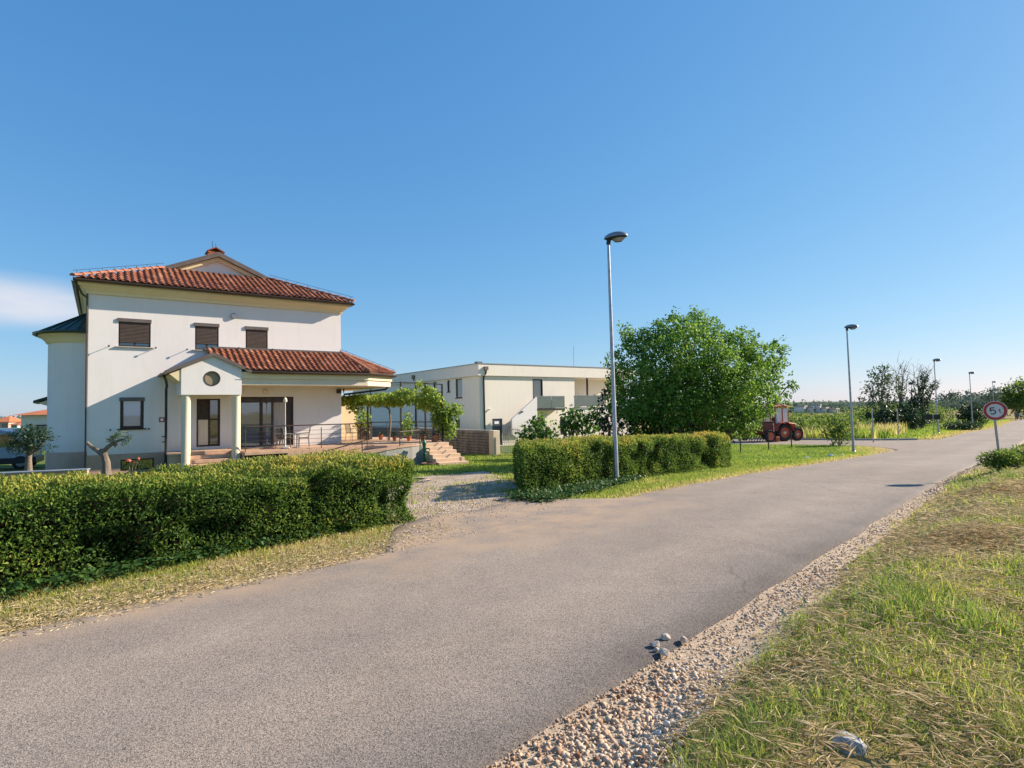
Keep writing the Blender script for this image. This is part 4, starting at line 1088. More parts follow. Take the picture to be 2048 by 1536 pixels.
for i in range(len(angs)):
    t0, t1 = angs[i], angs[(i + 1) % len(angs)]
    if i == len(angs) - 1: t1 += 2 * math.pi
    if t1 - t0 < 1e-4: continue
    o0, o1 = ray_out(t0), ray_out(t1); i0 = (cx_ + rr_ * math.cos(t0), cz_ + rr_ * math.sin(t0)); i1 = (cx_ + rr_ * math.cos(t1), cz_ + rr_ * math.sin(t1))
    m.quad((i0[0], PV, i0[1]), (o0[0], PV, o0[1]), (o1[0], PV, o1[1]), (i1[0], PV, i1[1]))
    m.quad((i0[0], PV, i0[1]), (i1[0], PV, i1[1]), (i1[0], PV + .1, i1[1]), (i0[0], PV + .1, i0[1]))
m.quad((gu0, PV, 2.8), (gu1, PV, 2.8), (gu1, PV + .34, 2.8), (gu0, PV + .34, 2.8))
m.box(gu0, gu0 + .34, PV + .002, -.002, 2.801, 3.78); m.box(gu1 - .34, gu1, PV + .002, -.002, 2.801, 3.2)
m.build('porch_gable', MT['white'], house, recalc=False)
rw = MB().lathe([(.0, .06), (.285, .06), (.285, .07)], (cx_, PV, cz_), 32, 'y').build('round_window', pm('round_pane', (.30, .235, .14), (.36, .29, .18), 2, .5), house)
MB().lathe([(.285, -.012), (.305, -.012), (.305, .05), (.27, .05), (.27, -.012), (.285, -.012)], (cx_, PV, cz_), 32, 'y').build('window_rim', MT['frame'], rw, smooth=True)
MB().box(gu0 + .34, gu1 - .34, PV + .34, -.005, 2.98, 3.0).build('porch_ceiling', MT['ivory'], house)
m = MB()
for ue, s_ in ((2.44, -1), (5.62, 1)):
    m.extr([(ue, PV - .12, rz(ue) + .02), (gap, PV - .12, 4.52), (gap, PV - .12, 4.38), (ue, PV - .12, rz(ue) - .13)], (0, .22, 0))
m.build('porch_barge_board', MT['barge'], house)
m = MB()
m.extr([(2.44, PV - .1, rz(2.44) - .02), (gap, PV - .1, 4.5), (gap, PV - .1, 4.42), (2.44, PV - .1, rz(2.44) - .10)], (0, -PV + .09, 0))
m.extr([(5.62, PV - .1, rz(5.62) - .02), (gap, PV - .1, 4.5), (gap, PV - .1, 4.42), (5.62, PV - .1, rz(5.62) - .10)], (0, 1.2, 0))
m.build('porch_roof', MT['tile'], house)
m = MB()
m.extr([(2.62, PV + .02, 3.62), (gu0, PV + .02, 3.80), (gu0, PV + .02, 3.30), (2.92, PV + .02, 3.36), (2.74, PV + .02, 3.52)], (0, -PV - .03, 0))
m.build('porch_cornice', MT['cream'], house)
gutter([(2.42, -.02, rz(2.44) - .06), (2.42, PV - .12, rz(2.44) - .06)], .075, 'gutter', MT['barge'], house)
MB().tube([(2.46, -1.7, 3.55), (2.55, -1.4, 3.38), (2.62, -.9, 3.2), (2.62, -.62, 3.05), (2.62, -.62, -.3)], .05, 8).build('downpipe', MT['black'], house, smooth=True)
MB().tube([(-.05, -.04, 7.1), (-.05, -.04, 5.6), (-.05, -.04, -.4)], .028, 8).tube([(-.4, -.3, 7.2), (-.2, -.12, 6.8), (-.05, -.06, 6.7)], .04, 8).build('downpipe', MT['brown'], house, smooth=True)
# porch steps
for i in range(4):
    z1 = .50 - i * .155; v0 = -.9 - i * .30
    MB().box(3.36, 4.95, v0 - .32, (-.02 if i == 0 else v0 + .02), z1 - .155 - (.4 if i == 3 else 0), z1 - (.0 if i == 0 else .002 * i)).build('porch_step', MT['tile_pink'], house, bevel=.015)
MB().box(2.66, 3.30, -1.55, -.04, -.6, .40).build('step_cheek', MT['plinth'], house, bevel=.01)
MB().box(2.62, 3.34, -1.6, -.04, .401, .46).build('cheek_cap', MT['tile_pink'], house, bevel=.01)
MB().box(4.97, 5.25, -1.55, -.04, -.6, .49).build('step_cheek', MT['tile_pink'], house, bevel=.01)

# round stair bay on the left
m = MB(); k = 28; bc = (0, 3.0); br = 1.42
def arc(r, z, n=k): return [(bc[0] - r * math.sin(math.pi * i / n), bc[1] - r * math.cos(math.pi * i / n), z) for i in range(n + 1)]
def sweep(prof, mat, name, parent):
    m = MB(); vs = []
    for r, z in prof: vs += arc(r, z)
    q = k + 1; fs = [[i * q + j, i * q + j + 1, (i + 1) * q + j + 1, (i + 1) * q + j] for i in range(len(prof) - 1) for j in range(k)]
    return m.add(vs, fs).build(name, mat, parent, smooth=True)
bay = sweep([(br, .56), (br, 5.25)], MT['white'], 'stair_bay', house)
sweep([(br + .03, -1), (br + .03, .52), (br + .0, .56)], MT['plinth'], 'bay_plinth', bay)
sweep([(br + .002, 5.06), (br + .06, 5.1), (br + .12, 5.2), (br + .26, 5.34), (br + .34, 5.36), (br + .34, 5.46)], MT['cream'], 'bay_cornice', bay)
m = MB(); rim = arc(br + .46, 5.50, 14); ap = (0, 3.0, 6.55)
for i in range(14):
    m.quad(rim[i], rim[i + 1], ap)
    m.extr([rim[i], (rim[i][0] * .02, 3.0 + (rim[i][1] - 3.0) * .02, 6.54), (rim[i][0] * .02, 3.0 + (rim[i][1] - 3) * .02, 6.57), (rim[i][0], rim[i][1], 5.535)], (.02, .02, 0))
m.build('bay_roof', MT['greenmetal'], bay, recalc=False)
sweep([(br + .40, 5.50), (br + .42, 5.44), (br + .47, 5.42), (br + .52, 5.45), (br + .53, 5.53)], MT['greenmetal'], 'bay_gutter', bay)
# low back roof showing left of the bay
m = MB().extr([(-2.1, 6.0, 2.78), (-.0, 6.0, 3.55), (0, 6.0, 3.45), (-2.1, 6.0, 2.66)], (0, 3.0, 0)); lr = m.build('side_roof', MT['greenmetal'], house)
MB().extr([(-1.95, 6.05, 2.66), (0, 6.05, 3.4), (0, 6.05, 2.5), (-1.5, 6.05, 2.5)], (0, 2.8, 0)).build('side_roof_cheek', MT['cream'], lr)
MB().box(-1.45, .0, 6.3, 8.8, -.8, 2.5).build('side_wall', MT['white'], house)
# cream rear wing right of the house
MB().box(10.12, 13.0, 5.6, 10.5, -.9, 2.78).build('rear_wing', MT['cream'], house, bevel=.01)
MB().box(10.05, 13.2, 5.45, 10.6, 2.785, 2.93).build('wing_eave', MT['brown'], house)

# ================================================================== TERRACE, RAMP, STEPS
TZ = .46
terrace = empty('terrace', HA, HR, 'raised terrace paved with pinkish tiles beside the house porch', 'terrace')
slab = [(5.26, -2.42), (10.4, -2.42), (11.2, -3.0), (12.75, -3.12), (14.3, -3.05), (14.6, -2.2), (14.6, 5.55), (10.11, 5.55), (10.11, -.04), (5.26, -.04)]
MB().prism(slab, TZ - .16, TZ - .03).build('slab', MT['tile_pink'], terrace)
MB().prism([(x + (.03 if x > 7 and x < 14 else 0), y + .06 if y < -1 else y) for x, y in slab], -1.3, TZ - .161).build('base_wall', MT['plinth'], terrace)
tb = MB().box(0, .412, 0, .412, 0, .022).build('floor_tile', MT['tile_pink'], terrace, bevel=.004)
tmesh = tb.data; bpy.data.objects.remove(tb)
def inpoly(x, y, P):
    c = False; j = len(P) - 1
    for i in range(len(P)):
        if (P[i][1] > y) != (P[j][1] > y) and x < (P[j][0] - P[i][0]) * (y - P[i][1]) / (P[j][1] - P[i][1]) + P[i][0]: c = not c
        j = i
    return c
cand = []
for i in range(24):
    for j in range(21):
        x, y = 5.28 + i * .42, -3.05 + j * .42
        if all(inpoly(x + a_, y + b_, slab) for a_ in (0, .412) for b_ in (0, .412)): cand.append((x, y))
for x, y in sorted(cand, key=lambda c: (c[1], c[0]))[:299]:
    o = bpy.data.objects.new('floor_tile', tmesh); COL.objects.link(o); o.parent = terrace; o.location = (x, y, TZ - .029)
# cladding tiles on the front face
cl = MB().box(0, .29, -.02, 0, 0, .42).build('cladding_tile', MT['tile_pink'], terrace, bevel=.004); cm = cl.data; bpy.data.objects.remove(cl)
for i in range(14):
    o = bpy.data.objects.new('cladding_tile', cm); COL.objects.link(o); o.parent = terrace; o.location = (6.95 + i * .3, -2.424, TZ - .47)
MB().box(5.26, 6.93, -2.50, -2.43, TZ - .16, TZ - .03).build('edge_board', MT['tile_pink'], terrace, bevel=.008)
MB().box(5.3, 6.9, -2.44, -2.38, -.6, TZ - .17).build('dark_void_sheet', MT['room'], terrace)  # near-black sheet, paints the shade of the void under the slab
# ramp and its curved grey wall
rp = [(12.72, -3.55, .45), (12.1, -3.75, .44), (11.4, -3.85, .40), (10.8, -3.88, .33), (10.2, -3.85, .24), (9.5, -3.8, .08), (8.8, -3.75, -.08), (8.0, -3.7, -.26), (7.0, -3.65, -.48)]
m = MB(); m2 = MB(); m3 = MB()
for i in range(len(rp) - 1):
    (a0, b0, c0), (a1, b1, c1) = rp[i], rp[i + 1]
    m.extr([(a0, b0, c0 - .06), (a1, b1, c1 - .06), (a1, b1, -1.4), (a0, b0, -1.4)], (0, .18, 0))
    m2.extr([(a0, b0 - .03, c0), (a1, b1 - .03, c1), (a1, b1 - .03, c1 - .06), (a0, b0 - .03, c0 - .06)], (0, .26, 0))
    m3.quad((a0, b0 + .2, c0 - .03), (a1, b1 + .2, c1 - .03), (a1, -2.46, c1 - .03), (a0, -2.46, c0 - .03))
m.build('ramp_wall', MT['conc'], terrace); m2.build('ramp_coping', MT['tile_pink'], terrace); m3.build('ramp_floor', MT['tile_pink'], terrace, recalc=False)
MB().box(12.56, 12.74, -3.6, -3.05, -1.3, .44).build('ramp_end_wall', MT['conc'], terrace)

stair = empty('staircase', HA, HR, 'flight of pinkish stone steps from the grass up to the terrace', 'stairs')
for i in range(6):
    z1 = TZ - .005 - i * .158; v0 = -3.15 - i * .33
    MB().box(12.78 - .01 * i, 14.15 + .02 * i, v0 - .34, v0 + .02 + .0015 * i, z1 - .16 - (.25 if i == 5 else .3), z1).build('step', MT['stone_step'], stair, bevel=.012)
MB().box(12.75, 14.3, -5.5, -5.16, -.9, TZ - 6 * .158 - .01).build('landing_slab', MT['stone_step'], stair, bevel=.01)

def railing(label, path, h, posts, bars, root_loc=HA):
    r = empty('railing', root_loc, HR, label, 'railing')
    P = [Vector(p) for p in path]
    MB().tube([p + Vector((0, 0, h)) for p in P], .024, 8).build('handrail', MT['brown'], r, smooth=True)
    for q in posts: MB().tube([q, (q[0], q[1], q[2] + h - .01)], .02, 8).build('post', MT['brown'], r, smooth=True)
    for k in range(bars): MB().tube([p + Vector((0, 0, h * (k + 1) / (bars + 1) * .92 + .04)) for p in P], .008, 5).build('bar', MT['brown'], r)
    return r
railing('brown metal railing along the front edge of the terrace', [(5.3, -2.36, TZ), (8.4, -2.36, TZ), (10.5, -2.36, TZ)], 1.0, [(5.3, -2.36, TZ - .1), (8.4, -2.36, TZ - .1), (10.5, -2.36, TZ - .1)], 4)
railing('thin sloping railing along the lower end of the ramp', [(10.15, -3.7, .23), (8.1, -3.62, -.24)], .58, [(9.75, -3.7, .12), (8.12, -3.62, -.26)], 1)
railing('short level railing at the head of the ramp beside the steps', [(11.5, -3.72, .38), (12.6, -3.5, .42)], .68, [(11.5, -3.72, .38), (12.6, -3.5, .42)], 2)
railing('slanting handrail down the right side of the terrace steps', [(14.22, -3.2, TZ), (14.32, -4.9, TZ - .86)], .62, [(14.22, -3.2, TZ), (14.32, -4.9, TZ - 1.0)], 0)
railing('railing at the back of the terrace under the vine', [(12.3, 2.2, TZ), (13.95, 1.2, TZ), (14.3, -2.6, TZ)], .95, [(12.3, 2.2, TZ), (13.2, 1.7, TZ), (14.05, -.2, TZ), (14.3, -2.6, TZ)], 4)

# pergola frame with the vine
perg = empty('pergola', HA, HR, 'dark metal pergola frame over the right end of the terrace', 'pergola')
PP = {'a': (12.3, 2.2), 'b': (13.98, 1.64), 'c': (14.26, -2.65), 'd': (13.4, 4.6), 'e': (14.4, -.5)}
for k_, h in (('a', 2.95), ('b', 3.62), ('c', 3.3), ('d', 3.6), ('e', 3.0)):
    u_, v_ = PP[k_]; MB().box(u_ - .035, u_ + .035, v_ - .035, v_ + .035, TZ - .02, h).build('post', MT['black'], perg)
MB().tube([(12.0, 5.0, 3.55), (13.4, 4.6, 3.58), (13.98, 1.64, 3.58), (14.26, -2.65, 3.28)], .03, 6).build('beam', MT['black'], perg)
MB().tube([(12.3, 2.2, 2.92), (13.98, 1.64, 2.95), (14.3, -2.65, 2.9)], .03, 6).build('beam', MT['black'], perg)
MB().tube([(10.6, 4.2, 2.8), (12.3, 2.2, 2.9)], .025, 6).build('beam', MT['black'], perg)
vine = empty('grape_vine', HA, HR, 'leafy green grape vine climbing over the pergola', 'vine')
m = MB()
m.tube([(13.0, 1.0, TZ), (13.02, .9, 1.0), (13.1, 1.0, 1.5), (12.95, .8, 2.1), (12.4, .9, 2.5), (11.5, 2.0, 2.6)], [.06, .055, .05, .05, .035, .02], 7)
m.build('stem', MT['bark'], vine, smooth=True)
MB().tube([(13.95, -2.2, TZ), (14.0, -2.15, 1.1), (14.2, -2.2, 1.8), (14.3, -1.6, 2.5), (14.2, 0, 2.8)], [.06, .055, .05, .04, .02], 7).build('stem', MT['bark'], vine, smooth=True)
def vine_leaves():
    c = []
    def blob(cu, cv, cw, ru, rv, rw, n): 
        p = rsph(n) * (RNG.random(n) ** .45)[:, None]; c.append(p * [ru, rv, rw] + [cu, cv, cw])
    blob(10.9, 2.2, 2.62, .8, 1.5, .24, 900); blob(11.7, 1.6, 2.64, .9, 1.7, .30, 1400); blob(12.6, 1.0, 2.62, .9, 1.7, .36, 1700); blob(13.3, 0.4, 2.62, .8, 1.7, .40, 1700)
    blob(13.6, .2, 2.98, .5, 1.2, .26, 420); blob(14.1, -1.5, 2.52, .6, 1.3, .55, 1700); blob(14.4, -2.3, 1.75, .5, .8, .8, 1500)
    blob(14.65, -2.5, 1.1, .45, .6, .6, 500); blob(13.6, .0, 1.3, .3, .5, .7, 300); blob(13.9, -.9, 3.35, .18, .35, .30, 110); blob(14.05, -1.6, 3.1, .3, .4, .22, 130)
    blob(12.4, 3.2, 1.5, .5, .6, .8, 420); blob(14.95, -2.7, 2.0, .4, .5, .45, 260); blob(11.2, 1.2, 2.25, .5, .6, .3, 200)
    P = np.concatenate(c); P = P[RNG.random(len(P)) < .74]; n = len(P)
    D = rsph(n) * .8 + [0, -.3, -.5]; N = rsph(n) * .6 + [.3, -.5, .7]
    leaf_obj('foliage', P, D, N, RNG.uniform(.10, .19, n), RNG.uniform(.09, .16, n), np.clip(RNG.normal(.55, .22, n) + .25 * (P[:, 2] - 2.5) * .4, 0, 1), MT['vine'], vine, .12)
vine_leaves()
# terracotta pots
POTL = ['terracotta pot furthest left below the vine stem', 'small terracotta pot in shade left of the middle pergola post', 'terracotta pot just right of the middle pergola post', 'terracotta pot with a little plant left of the large one', 'large terracotta pot at the top right of the terrace steps']
for i, (u_, v_, s_) in enumerate([(12.95, 2.0, .85), (13.06, .42, .75), (13.35, -.73, .8), (13.7, -1.6, .85), (13.98, -2.45, 1.0)]):
    x, y = hxy(u_, v_)
    e = empty('flower_pot', (x, y, TZ - .005), HR, POTL[i], 'flower pot', 'terracotta pots on the terrace')
    MB().lathe([(.10 * s_, 0), (.15 * s_, .24 * s_), (.17 * s_, .24 * s_), (.17 * s_, .31 * s_), (.145 * s_, .31 * s_), (.14 * s_, .27 * s_), (0, .27 * s_)], (0, 0, 0), 18).build('pot', MT['pot'], e, smooth=True)
    n = 60; P = rsph(n) * [.14, .14, .12] + [0, 0, .4 * s_]; leaf_obj('plant', P, rsph(n) + [0, 0, .5], rsph(n) + [0, 0, .6], .09, .05, RNG.random(n), MT['dark_leaf'], e)

# terrace furniture
def chair_at(u_, v_, rz_, label):
    x, y = hxy(u_, v_); e = empty('chair', (x, y, TZ - .006), HR + rz_, label, 'chair', 'wicker chairs on the terrace')
    m = MB().box(-.24, .24, -.22, .22, .40, .43); m.build('seat', MT['wicker'], e, bevel=.01)
    m = MB()
    for i in range(8): m.tube([(-.22, .20 + .02 * i / 8 + .05 * i / 7, .46 + i * .055), (.22, .20 + .02 * i / 8 + .05 * i / 7, .46 + i * .055)], .02, 5)
    m.build('backrest', MT['wicker'], e)
    for sx in (-1, 1):
        MB().tube([(sx * .23, -.21, 0), (sx * .22, -.2, .42), (sx * .25, -.2, .62), (sx * .25, .2, .64)], .014, 6).build('leg', MT['grey'], e)
        MB().tube([(sx * .24, .24, 0), (sx * .22, .2, .42), (sx * .22, .29, .92)], .014, 6).build('leg', MT['grey'], e)
chair_at(7.15, -.9, 2.2, 'wicker chair left of the folded parasol on the terrace')
chair_at(7.95, -1.25, -1.9, 'wicker chair right of the folded parasol, its back to the right')
chair_at(7.45, -.45, .2, 'wicker chair against the sliding door behind the parasol pole')
chair_at(11.55, 2.6, .6, 'dark chair under the vine beside the house corner')
x, y = hxy(7.6, -1.45)
tbl = empty('table', (x, y, TZ - .006), HR, 'low round table between the wicker chairs', 'table')
MB().lathe([(0, .60), (.36, .60), (.36, .63), (0, .63)], n=20).build('tabletop', MT['grey'], tbl)
MB().tube([(0, 0, .02), (0, 0, .6)], .03, 8).build('leg', MT['grey'], tbl); MB().lathe([(.2, 0), (.2, .02), (.03, .05)], n=16).build('base', MT['grey'], tbl)
x, y = hxy(7.05, -1.65)
par = empty('parasol', (x, y, TZ - .006), HR, 'slim folded pale parasol standing on the terrace before the sliding door', 'parasol')
MB().tube([(0, 0, .05), (0, 0, 2.15)], .02, 8).build('pole', MT['ivory'], par)
MB().lathe([(.02, 2.0), (.075, 2.03), (.09, 2.1), (.06, 2.2), (0, 2.24)], n=12).build('head', MT['ivory'], par, smooth=True)
MB().lathe([(.028, .02), (.03, .55), (.035, .75), (.022, .95)], n=10).build('cover', MT['whitepaint'], par, smooth=True)
MB().lathe([(.2, 0), (.2, .05), (.04, .09)], n=16).build('base', MT['conc'], par)
x, y = hxy(12.5, 3.2)
cab = empty('cabinet', (x, y, TZ - .006), HR, 'dark wooden cabinet under the vine at the back of the terrace', 'cabinet')
MB().box(-.35, .35, -.25, .25, 0, .92).build('body', MT['frame'], cab, bevel=.01); MB().box(-.38, .38, -.28, .28, .925, .96).build('top', MT['wicker'], cab)
for s_ in (-1, 1): MB().box(s_ * .17 - .15, s_ * .17 + .15, -.27, -.252, .06, .88).build('door', MT['shutter'], cab)
# village pump
px_, py_ = -4.05, 26.9
pump = empty('water_pump', (px_, py_, gz(px_, py_) - .02), HR, 'green cast-iron hand pump at the foot of the terrace steps', 'pump')
MB().lathe([(.13, 0), (.13, .05), (.085, .09), (.075, .5), (.09, .52), (.09, .56), (.075, .58), (.075, .95), (.10, .98), (.10, 1.06), (.05, 1.12), (.03, 1.2), (0, 1.22)], n=16).build('body', MT['pumpg'], pump, smooth=True)
MB().tube([(0, 0, 1.08), (-.14, -.06, 1.12), (-.26, -.10, .98), (-.3, -.12, .72)], .018, 6).build('handle', MT['pumpg'], pump)
MB().tube([(.05, -.05, .78), (.18, -.12, .78), (.2, -.13, .68)], .03, 8).build('spout', MT['pumpg'], pump)
x, y = -3.75, 26.35
bs = empty('trough', (x, y, gz(x, y) - .02), HR + .3, 'low dark stone trough in front of the green hand pump', 'trough')
m = MB().lathe([(.30, 0), (.40, .10), (.42, .16), (.36, .17), (.30, .09), (0, .08)], n=16, sx=1.1, sy=.7); m.build('basin', pm('rusty_basin', (.10, .05, .04), (.18, .09, .07), 6, .8), bs, smooth=True)
MB().box(.25, .52, -.3, -.08, 0, .12).build('block', MT['conc'], bs, bevel=.015)

# ================================================================== BOUNDARY WALL + GATE
bw = empty('boundary_wall', (-1.2, 34.5, 0), HR, 'grey boundary wall of horizontal boards beyond the grass, with a pale end pillar', 'wall')
gb = gz(-1.2, 34.5)
for i in range(9):
    z0 = gb - .12 + i * .168
    for j in range(6):
        v0 = j * 3.2 + .1
        MB().box(-.12 + .022 * ((i * 7 + j * 5) % 3 - 1), .06, v0 - (.02 if j else 0), v0 + 3.17, z0, z0 + .138).build('plank', MT['board'], bw, bevel=.008)
MB().box(-.06, .05, .1, 19.3, gb - .5, gb + 1.36).build('backing', MT['room'], bw)
MB().box(-.15, .10, .06, 19.4, gb + 1.395, gb + 1.45).build('coping', MT['conc'], bw, bevel=.008)
MB().box(-.22, .24, -.42, .06, gb - .3, gb + 1.44).build('pillar', MT['ivory'], bw, bevel=.02)
gate = empty('gate', (-.72, 34.25, gb), R_(-8), 'ornate pale wrought-iron gate with arched top beside the wall pillar', 'gate')
GM = pm('pale_iron', (.3, .28, .27), (.42, .4, .38), 8, .6)
for lf in (0, 1):
    x0 = .1 + lf * 1.45; n = 11
    for i in range(n + 1):
        f_ = i / n; x = x0 + 1.4 * f_; h = 1.22 + .32 * math.sin(math.pi * f_)
        MB().tube([(x, 0, .1), (x, 0, h)], .012 if 0 < i < n else .025, 5).lathe([(0, 0), (.022, .03), (0, .09)], (x, 0, h - .01), 5).build('bar', GM, gate)
    MB().tube([(x0 + 1.4 * i / 12, 0, 1.16 + .32 * math.sin(math.pi * i / 12)) for i in range(13)], .018, 6).build('arch', GM, gate)
    MB().tube([(x0, 0, .14), (x0 + 1.4, 0, .14)], .02, 6).build('rail', GM, gate); MB().tube([(x0, 0, .75), (x0 + 1.4, 0, .75)], .014, 6).build('rail', GM, gate)
    for cx0 in (x0 + .35, x0 + 1.05):
        MB().tube([(cx0 + .2 * (1 - a_ / 20) * math.cos(a_ * .55), -.015, .95 + .2 * (1 - a_ / 20) * math.sin(a_ * .55)) for a_ in range(20)], .01, 5).build('scroll', GM, gate)

# ================================================================== MODERN HOUSE
BX = (-2.45, 44.0, 0.0); bz = -.95
mh = empty('modern_house', BX, HR, 'modern two-storey cream house with flat roof, balcony and parapet band', 'house')
BW, BD, BT = 16.5, 27.0, 5.47
f_win = [(5.0, 6.02, 2.0, 4.36), (3.52, 3.92, .42, 1.32), (5.1, 6.0, -.75, 1.25), (7.75, 8.35, -.2, 1.26)]
f_door = (1.1, 2.02, bz + .2, 1.28)
MB_ = MB(); wall_open(MB_, 0, 9.4, bz, 4.53, f_win + [f_door], 0, .2)
s_win = [(2.55, 3.6, 2.95, 4.46), (4.47, 5.0, 3.48, 4.42), (3.0, 3.75, .42, 1.3), (6.8, 7.45, 3.65, 4.42), (8.6, 9.2, 3.65, 4.42)]
wall_open(MB_, 0, BD, bz, 4.53, s_win, 0, .2, axis='u')
MB_.quad((9.4, 0, bz), (BW, 0, bz), (BW, 0, 2.0), (9.4, 0, 2.0)); MB_.quad((9.4, 0, 2.0), (BW, 0, 2.0), (BW, 2.2, 2.0), (9.4, 2.2, 2.0))
MB_.quad((9.4, 0, 2.0), (9.4, 2.2, 2.0), (9.4, 2.2, 4.53), (9.4, 0, 4.53)); MB_.quad((9.4, 2.2, 2.0), (BW, 2.2, 2.0), (BW, 2.2, 4.53), (9.4, 2.2, 4.53))
MB_.quad((BW, 0, bz), (BW, BD, bz), (BW, BD, 2.0), (BW, 0, 2.0)); MB_.quad((BW, 2.2, 2.0), (BW, BD, 2.0), (BW, BD, 4.53), (BW, 2.2, 4.53)); MB_.quad((BW, BD, bz), (0, BD, bz), (0, BD, 4.53), (BW, BD, 4.53))
MB_.quad((BW, 0, 4.52), (BW, BD, 4.52), (0, BD, 4.52), (0, 0, 4.52))
mcream = stucco('cream_render', (.83, .76, .655), .03)
MB_.build('wall', mcream, mh, recalc=False)
MB().box(-.18, BW + .1, -.18, BD + .1, 4.535, 5.42).build('parapet', mcream, mh, bevel=.01)
MB().box(-.22, BW + .14, -.22, BD + .14, 5.422, 5.48).build('roof_edge', MT['grey'], mh)
MB().box(.62, 9.3, -.03, -.003, 4.36, 4.50).build('wall_band', mcream, mh)
MB().box(.3, BW - .3, .3, BD - .3, bz, 1.8).box(.3, 9.1, .3, 9, 1.85, 4.4).box(.3, 6, 9.1, BD - .3, 1.85, 4.4).build('interior_lining', MT['room'], mh)
for op in f_win:
    w_ = frame_mb(*op, .04, .13, .10).build('window', MT['black'], mh); pane_mb(op[0] + .1, op[1] - .1, op[2] + .1, op[3] - .1, .1).build('pane', MT['glass'], w_)
for op in s_win:
    w_ = frame_mb(*op, .06, .13, .06, axis='u').build('window', MT['black'], mh); pane_mb(op[0] + .06, op[1] - .06, op[2] + .06, op[3] - .06, .1, axis='u').build('pane', MT['glass'], w_)
    MB().box(-.05, .1, op[0] - .04, op[1] + .04, op[2] - .05, op[2]).build('sill', MT['black'], w_)
d_ = MB().box(f_door[0], f_door[1], .05, .12, f_door[2], f_door[3]).build('door', MT['grey_door'], mh)
MB().box(1.32, 1.72, .03, .048, .88, 1.08).build('notice', MT['paper'], d_); MB().tube([(1.9, .05, .15), (1.9, -.02, .15), (1.78, -.02, .15)], .015, 6).build('handle', MT['grey'], d_)
MB().box(.30, .62, -.34, -.18, 4.95, 5.22).build('hopper', MT['barge'], mh); MB().tube([(.46, -.26, 4.95), (.46, -.24, 4.75), (.36, -.06, 4.45), (.40, -.06, bz)], .06, 8).build('downpipe', MT['black'], mh, smooth=True)
MB().box(-.34, -.18, 10.6, 11.0, 4.85, 5.18).build('hopper', MT['barge'], mh); MB().tube([(-.26, 10.8, 4.9), (-.06, 10.8, 4.5), (-.06, 10.8, bz)], .07, 8).build('downpipe', MT['black'], mh, smooth=True)
# balcony with tinted glass
bal = MB().box(4.5, 7.3, -1.2, -.004, 1.82, 2.0).build('balcony', mcream, mh, bevel=.01)
MB().box(4.5, 5.9, -1.2, -1.17, 2.02, 2.92).build('glass_panel', MT['glassrail'], bal); MB().box(5.95, 7.28, -1.2, -1.17, 2.02, 2.92).build('glass_panel', MT['glassrail'], bal)
MB().box(7.27, 7.3, -1.16, -.01, 2.02, 2.92).build('glass_panel', MT['glassrail'], bal)
MB().box(4.46, 7.32, -1.22, -1.15, 2.925, 2.97).build('handrail', MT['grey'], bal)
MB().box(4.5, 7.3, -1.215, -1.201, 1.84, 2.0).build('fascia', MT['black'], bal)
# outside stair with solid sloping parapet
m = MB().extr([(4.5, -1.2, 2.95), (2.1, -1.2, 1.25), (2.1, -1.2, .1), (2.6, -1.2, -.2), (4.5, -1.2, 1.15)], (0, .16, 0)); sp_ = m.build('stair_parapet', MT['white'], mh)
for i in range(12): MB().box(2.1 + i * .2, 2.31 + i * .2, -1.04, -.01, .02 + i * .16, .18 + i * .16).build('step', MT['conc'], sp_)
MB().box(2.9, 3.1, -1.28, -1.2, 1.72, 1.82).build('stair_lamp', MT['black'], mh)
# loggia
lg = frame_mb(10.4, 11.2, 2.0, 4.3, -.02, .06, .07, v=2.2, mull=[]).build('loggia_door', MT['black'], mh); pane_mb(10.47, 11.13, 2.07, 4.23, 0, v=2.19).build('pane', MT['glass2'], lg)
MB().box(11.1, 11.22, .3, .42, 2.0, 4.52).build('loggia_post', MT['black'], mh)
MB().box(9.42, 13.0, -.03, .0, 2.1, 3.0).build('glass_panel', MT['glassrail'], mh); MB().box(9.41, 13.0, -.05, .02, 3.003, 3.05).build('handrail', MT['grey'], mh)
MB().box(9.3, BW, -.06, -.005, 1.9, 2.06).build('loggia_edge', MT['grey'], mh)
MB().tube([(.8, -.02, 2.0), (.9, -.16, 1.98)], .05, 8).build('camera_dome', MT['whitepaint'], mh)
m = MB().box(5.6, 6.9, 2.0, 2.8, 5.48, 5.66); m.build('roof_unit', MT['conc'], mh); MB().tube([(12, 3, 5.5), (12, 3, 7.6)], .02, 5).build('aerial', MT['grey'], mh)
MB().box(-.2, .3, .0, .3, 5.485, 5.6).build('corner_flashing', MT['barge'], mh)

# ================================================================== TREES AND SHRUBS
def pix(px, py, Y):
    """world point on the sight line through a photo position at distance Y: used only to read positions off the photograph"""
    d = Fv + Rv * ((px - 1024) / 1175) - Uv * ((py - 768) / 1175); d = d / d.y
    return np.array([d.x * Y, Y, EYE + d.z * Y])

